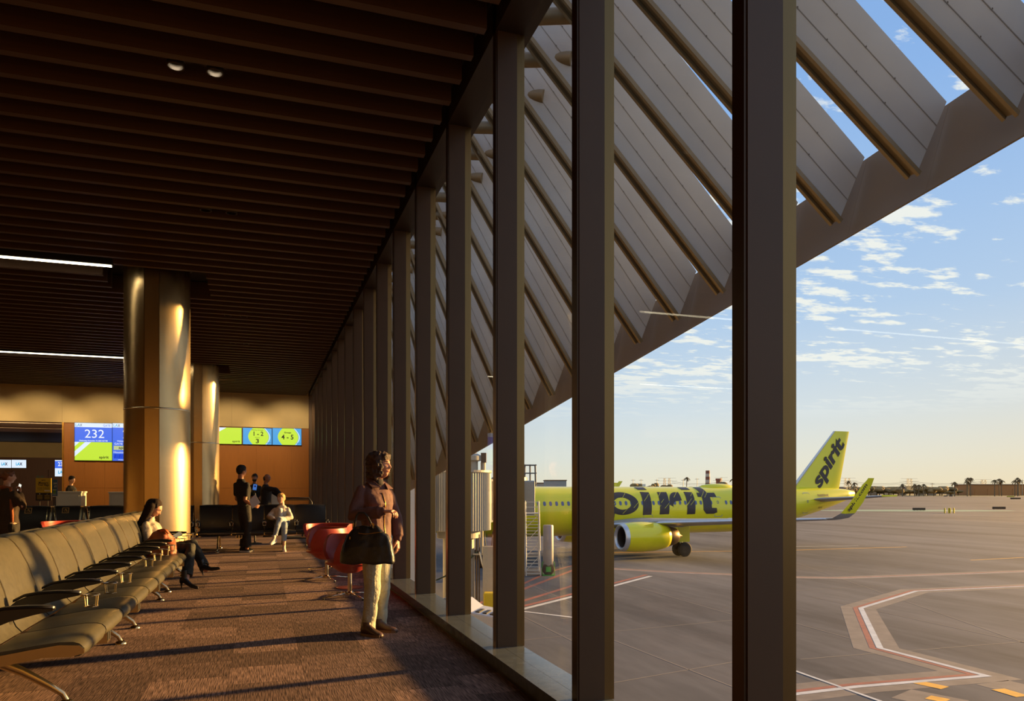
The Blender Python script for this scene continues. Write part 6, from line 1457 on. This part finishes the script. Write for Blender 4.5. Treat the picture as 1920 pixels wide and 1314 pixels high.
# ---------------------------------------------------------------- staff behind the counters
m_uni = cloth('uniform_black', (24, 20, 18), .85); m_lany = mat('lanyard_yellow', lin((200, 170, 40)), .6)
def staff(label, D, u, vh, face, hface, sk, reach=None, hairm=m_hair3, s=1.0, lany=True, short=True, **kw):
    k = F / D
    def y(z): return V0 - (z - H) * k                      # height in metres to pixel row
    hz = H + (V0 - vh) / k; 
    fx, fy = Vector(face[:2]).normalized(); wx, wy = -fy, fx       # left-hand side in (right, away)
    def q(x, yy, z): return (u + (x) * k, y(z), yy)
    def off(side, fwd, z): return q(side * wx + fwd * fx, side * wy + fwd * fy, z)
    J = dict(base=(u, 0), hd=off(0, .04, hz), nk=off(0, 0, hz - .17), shL=off(.19, 0, hz - .26), shR=off(-.19, 0, hz - .26), elL=off(.24, .06, hz - .54), elR=off(-.24, .06, hz - .54), wrL=off(.16, .28, hz - .58), wrR=off(-.16, .28, hz - .58), haL=off(.12, .36, hz - .58), haR=off(-.12, .36, hz - .58),
             hpL=off(.09, 0, .90), hpR=off(-.09, 0, .90), knL=off(.1, .03, .50), knR=off(-.1, .03, .50), anL=off(.1, 0, .09), anR=off(-.1, 0, .09))
    if reach: J.update(reach(q))
    p = person(label, D, J, face, hface, dict(dict(vox=.011, top=m_uni, legs=m_btr, tname='shirt', skin=sk, loose=.014, flare=.075, fold=.007), **kw), s)
    if short: shell(p, hairm, 'short', int(u), .011)
    for sd in 'LR':
        an = p['legs'][sd][2].copy(); an.z = 0; T_ = an + Vector((p['f'].x, p['f'].y, 0)).normalized() * .21; shoe(p['root'], an, T_, m_blk, m_blk, 1.0)
    if lany:
        n0, fw, W_, ms, mh = p['nk'], p['f'], p['W'], p['ms'], p['mh']
        B().tube([(n0 - fw * .07, .006), (n0 + W_ * .075, .006), (ms + fw * .14 + W_ * .04 - UP * .08, .006), (ms + fw * .155 - UP * .22, .006), (ms + fw * .14 - W_ * .04 - UP * .08, .006), (n0 - W_ * .075, .006), (n0 - fw * .07, .006)], 6).obj('lanyard', m_lany, p['top'])
    return p
staff('agent with dark hair and yellow lanyard behind the white counter', 22.9, 133, 899.5, (.75, -.65), (.9, -.3, -.12), m_skin2)
pm = staff('agent in black with a black face mask behind the tablet kiosk', 21.4, 477, 896, (.2, -1), (.12, -1, -.1), m_skin3, lany=True)
c, (f, l, u_) = pm['hd'], pm['F']; B().ball(c + f * .045 - u_ * .055, (.062, .062, .046), 16, 10).obj('face_mask', m_tee, pm['body'], smooth=True)
def rch(q): return dict(elR=q(.28, -.12, 1.30), wrR=q(.46, -.12, 1.12), haR=q(.56, -.12, 1.10), elL=q(.2, .2, 1.25), wrL=q(.40, .22, 1.12), haL=q(.50, .22, 1.10))
pb = staff('bald man in a black jacket with glasses reaching over the counter', 20.6, 498, 896.5, (.95, -.1), (.9, -.2, -.15), m_skin3, reach=rch, lany=False, short=False, glasses=True, tname='jacket', loose=.03)
b = [(pb['hd'] + (pb['F'][0] * -.035 + pb['F'][2] * -.005), .078), (pb['hd'] + (pb['F'][0] * -.05 + pb['F'][2] * -.04), .055)]; hair_mesh(b, 'hair', mat('hair_grey', (.06, .05, .04), .7), pb['body'], .011, .003, 60)
# ---------------------------------------------------------------- woman with tied hair at the left edge
m_hoody = cloth('jacket_dark_olive', (58, 42, 26), .85); m_hair5 = mat('hair_auburn', (.20, .065, .018), .45, 0, .4, 30, .5, 160); m_rust = cloth('rust_scarf', (150, 80, 40), .9, .8)
J = dict(base=(18, 0), hd=(16.5, 894, 0), nk=(13, 912, 0), shL=(-4, 926, .10), shR=(29, 925, -.08), elL=(-2, 960, .02), elR=(43, 950, -.10), wrL=(20, 958, .16), wrR=(36, 925, .06), haL=(28, 950, .18), haR=(37, 915, .08),
         hpL=(4, 985, .05), hpR=(24, 985, -.05), knL=(5, 1020, .08), knR=(24, 1020, -.04), anL=(5, 1054, .08), anR=(24, 1056, -.04))
w5 = person('woman with tied auburn hair and dark jacket seen from behind at the left edge', 13.0, J, (.35, .94), (.75, .62, -.05), dict(vox=.0095, top=m_hoody, legs=m_btr, loose=.03, fold=.012, skin=m_skin2, flare=.07, hem=.1, curlR=.9), 1.0)
shell(w5, m_hair5, 'short', 12)
c, (f, l, u_) = w5['hd'], w5['F']; hair_mesh([(c - f * .11 + u_ * .02, .045), (c - f * .14 - u_ * .0, .04), (c - f * .16 - u_ * .05, .034), (c - f * .165 - u_ * .10, .028), (c - f * .16 - u_ * .15, .02)], 'ponytail', m_hair5, w5['body'], .009, .008, 60)
B().tube([(w5['nk'] + w5['W'] * .09 - UP * .02, .03), (w5['nk'] - w5['f'] * .09 - UP * .01, .036), (w5['nk'] - w5['W'] * .10 - UP * .03, .03), (w5['nk'] - w5['W'] * .17 - w5['f'] * .05 - UP * .2, .028), (w5['nk'] - w5['W'] * .20 - w5['f'] * .04 - UP * .5, .024), (w5['nk'] - w5['W'] * .20 - w5['f'] * .04 - UP * .62, .02)], 12).obj('scarf', m_rust, w5['root'], smooth=True)
for sd in 'LR':
    an = w5['legs'][sd][2].copy(); an.z = 0; shoe(w5['root'], an, an + Vector((w5['f'].x, w5['f'].y, 0)).normalized() * .2, m_blk, m_blk, 1.0)
ph = empty('phone', at_D(37, 914, 13.1), 0, 'glowing phone held up by the woman with tied auburn hair', 'phone'); o = B().box(-.036, .036, -.004, .004, -.07, .07).obj('phone_case', m_black, ph, bevel=.004); o.matrix_local = Matrix.Rotation(radians(-40), 4, 'Z') @ Matrix.Rotation(radians(20), 4, 'Y')
B().box(-.032, .032, -.0048, -.004, -.064, .064).obj('phone_screen', emi('phone_glow2', (240, 236, 220), 1.2), o)
bpy.data.scenes.remove(TMP)
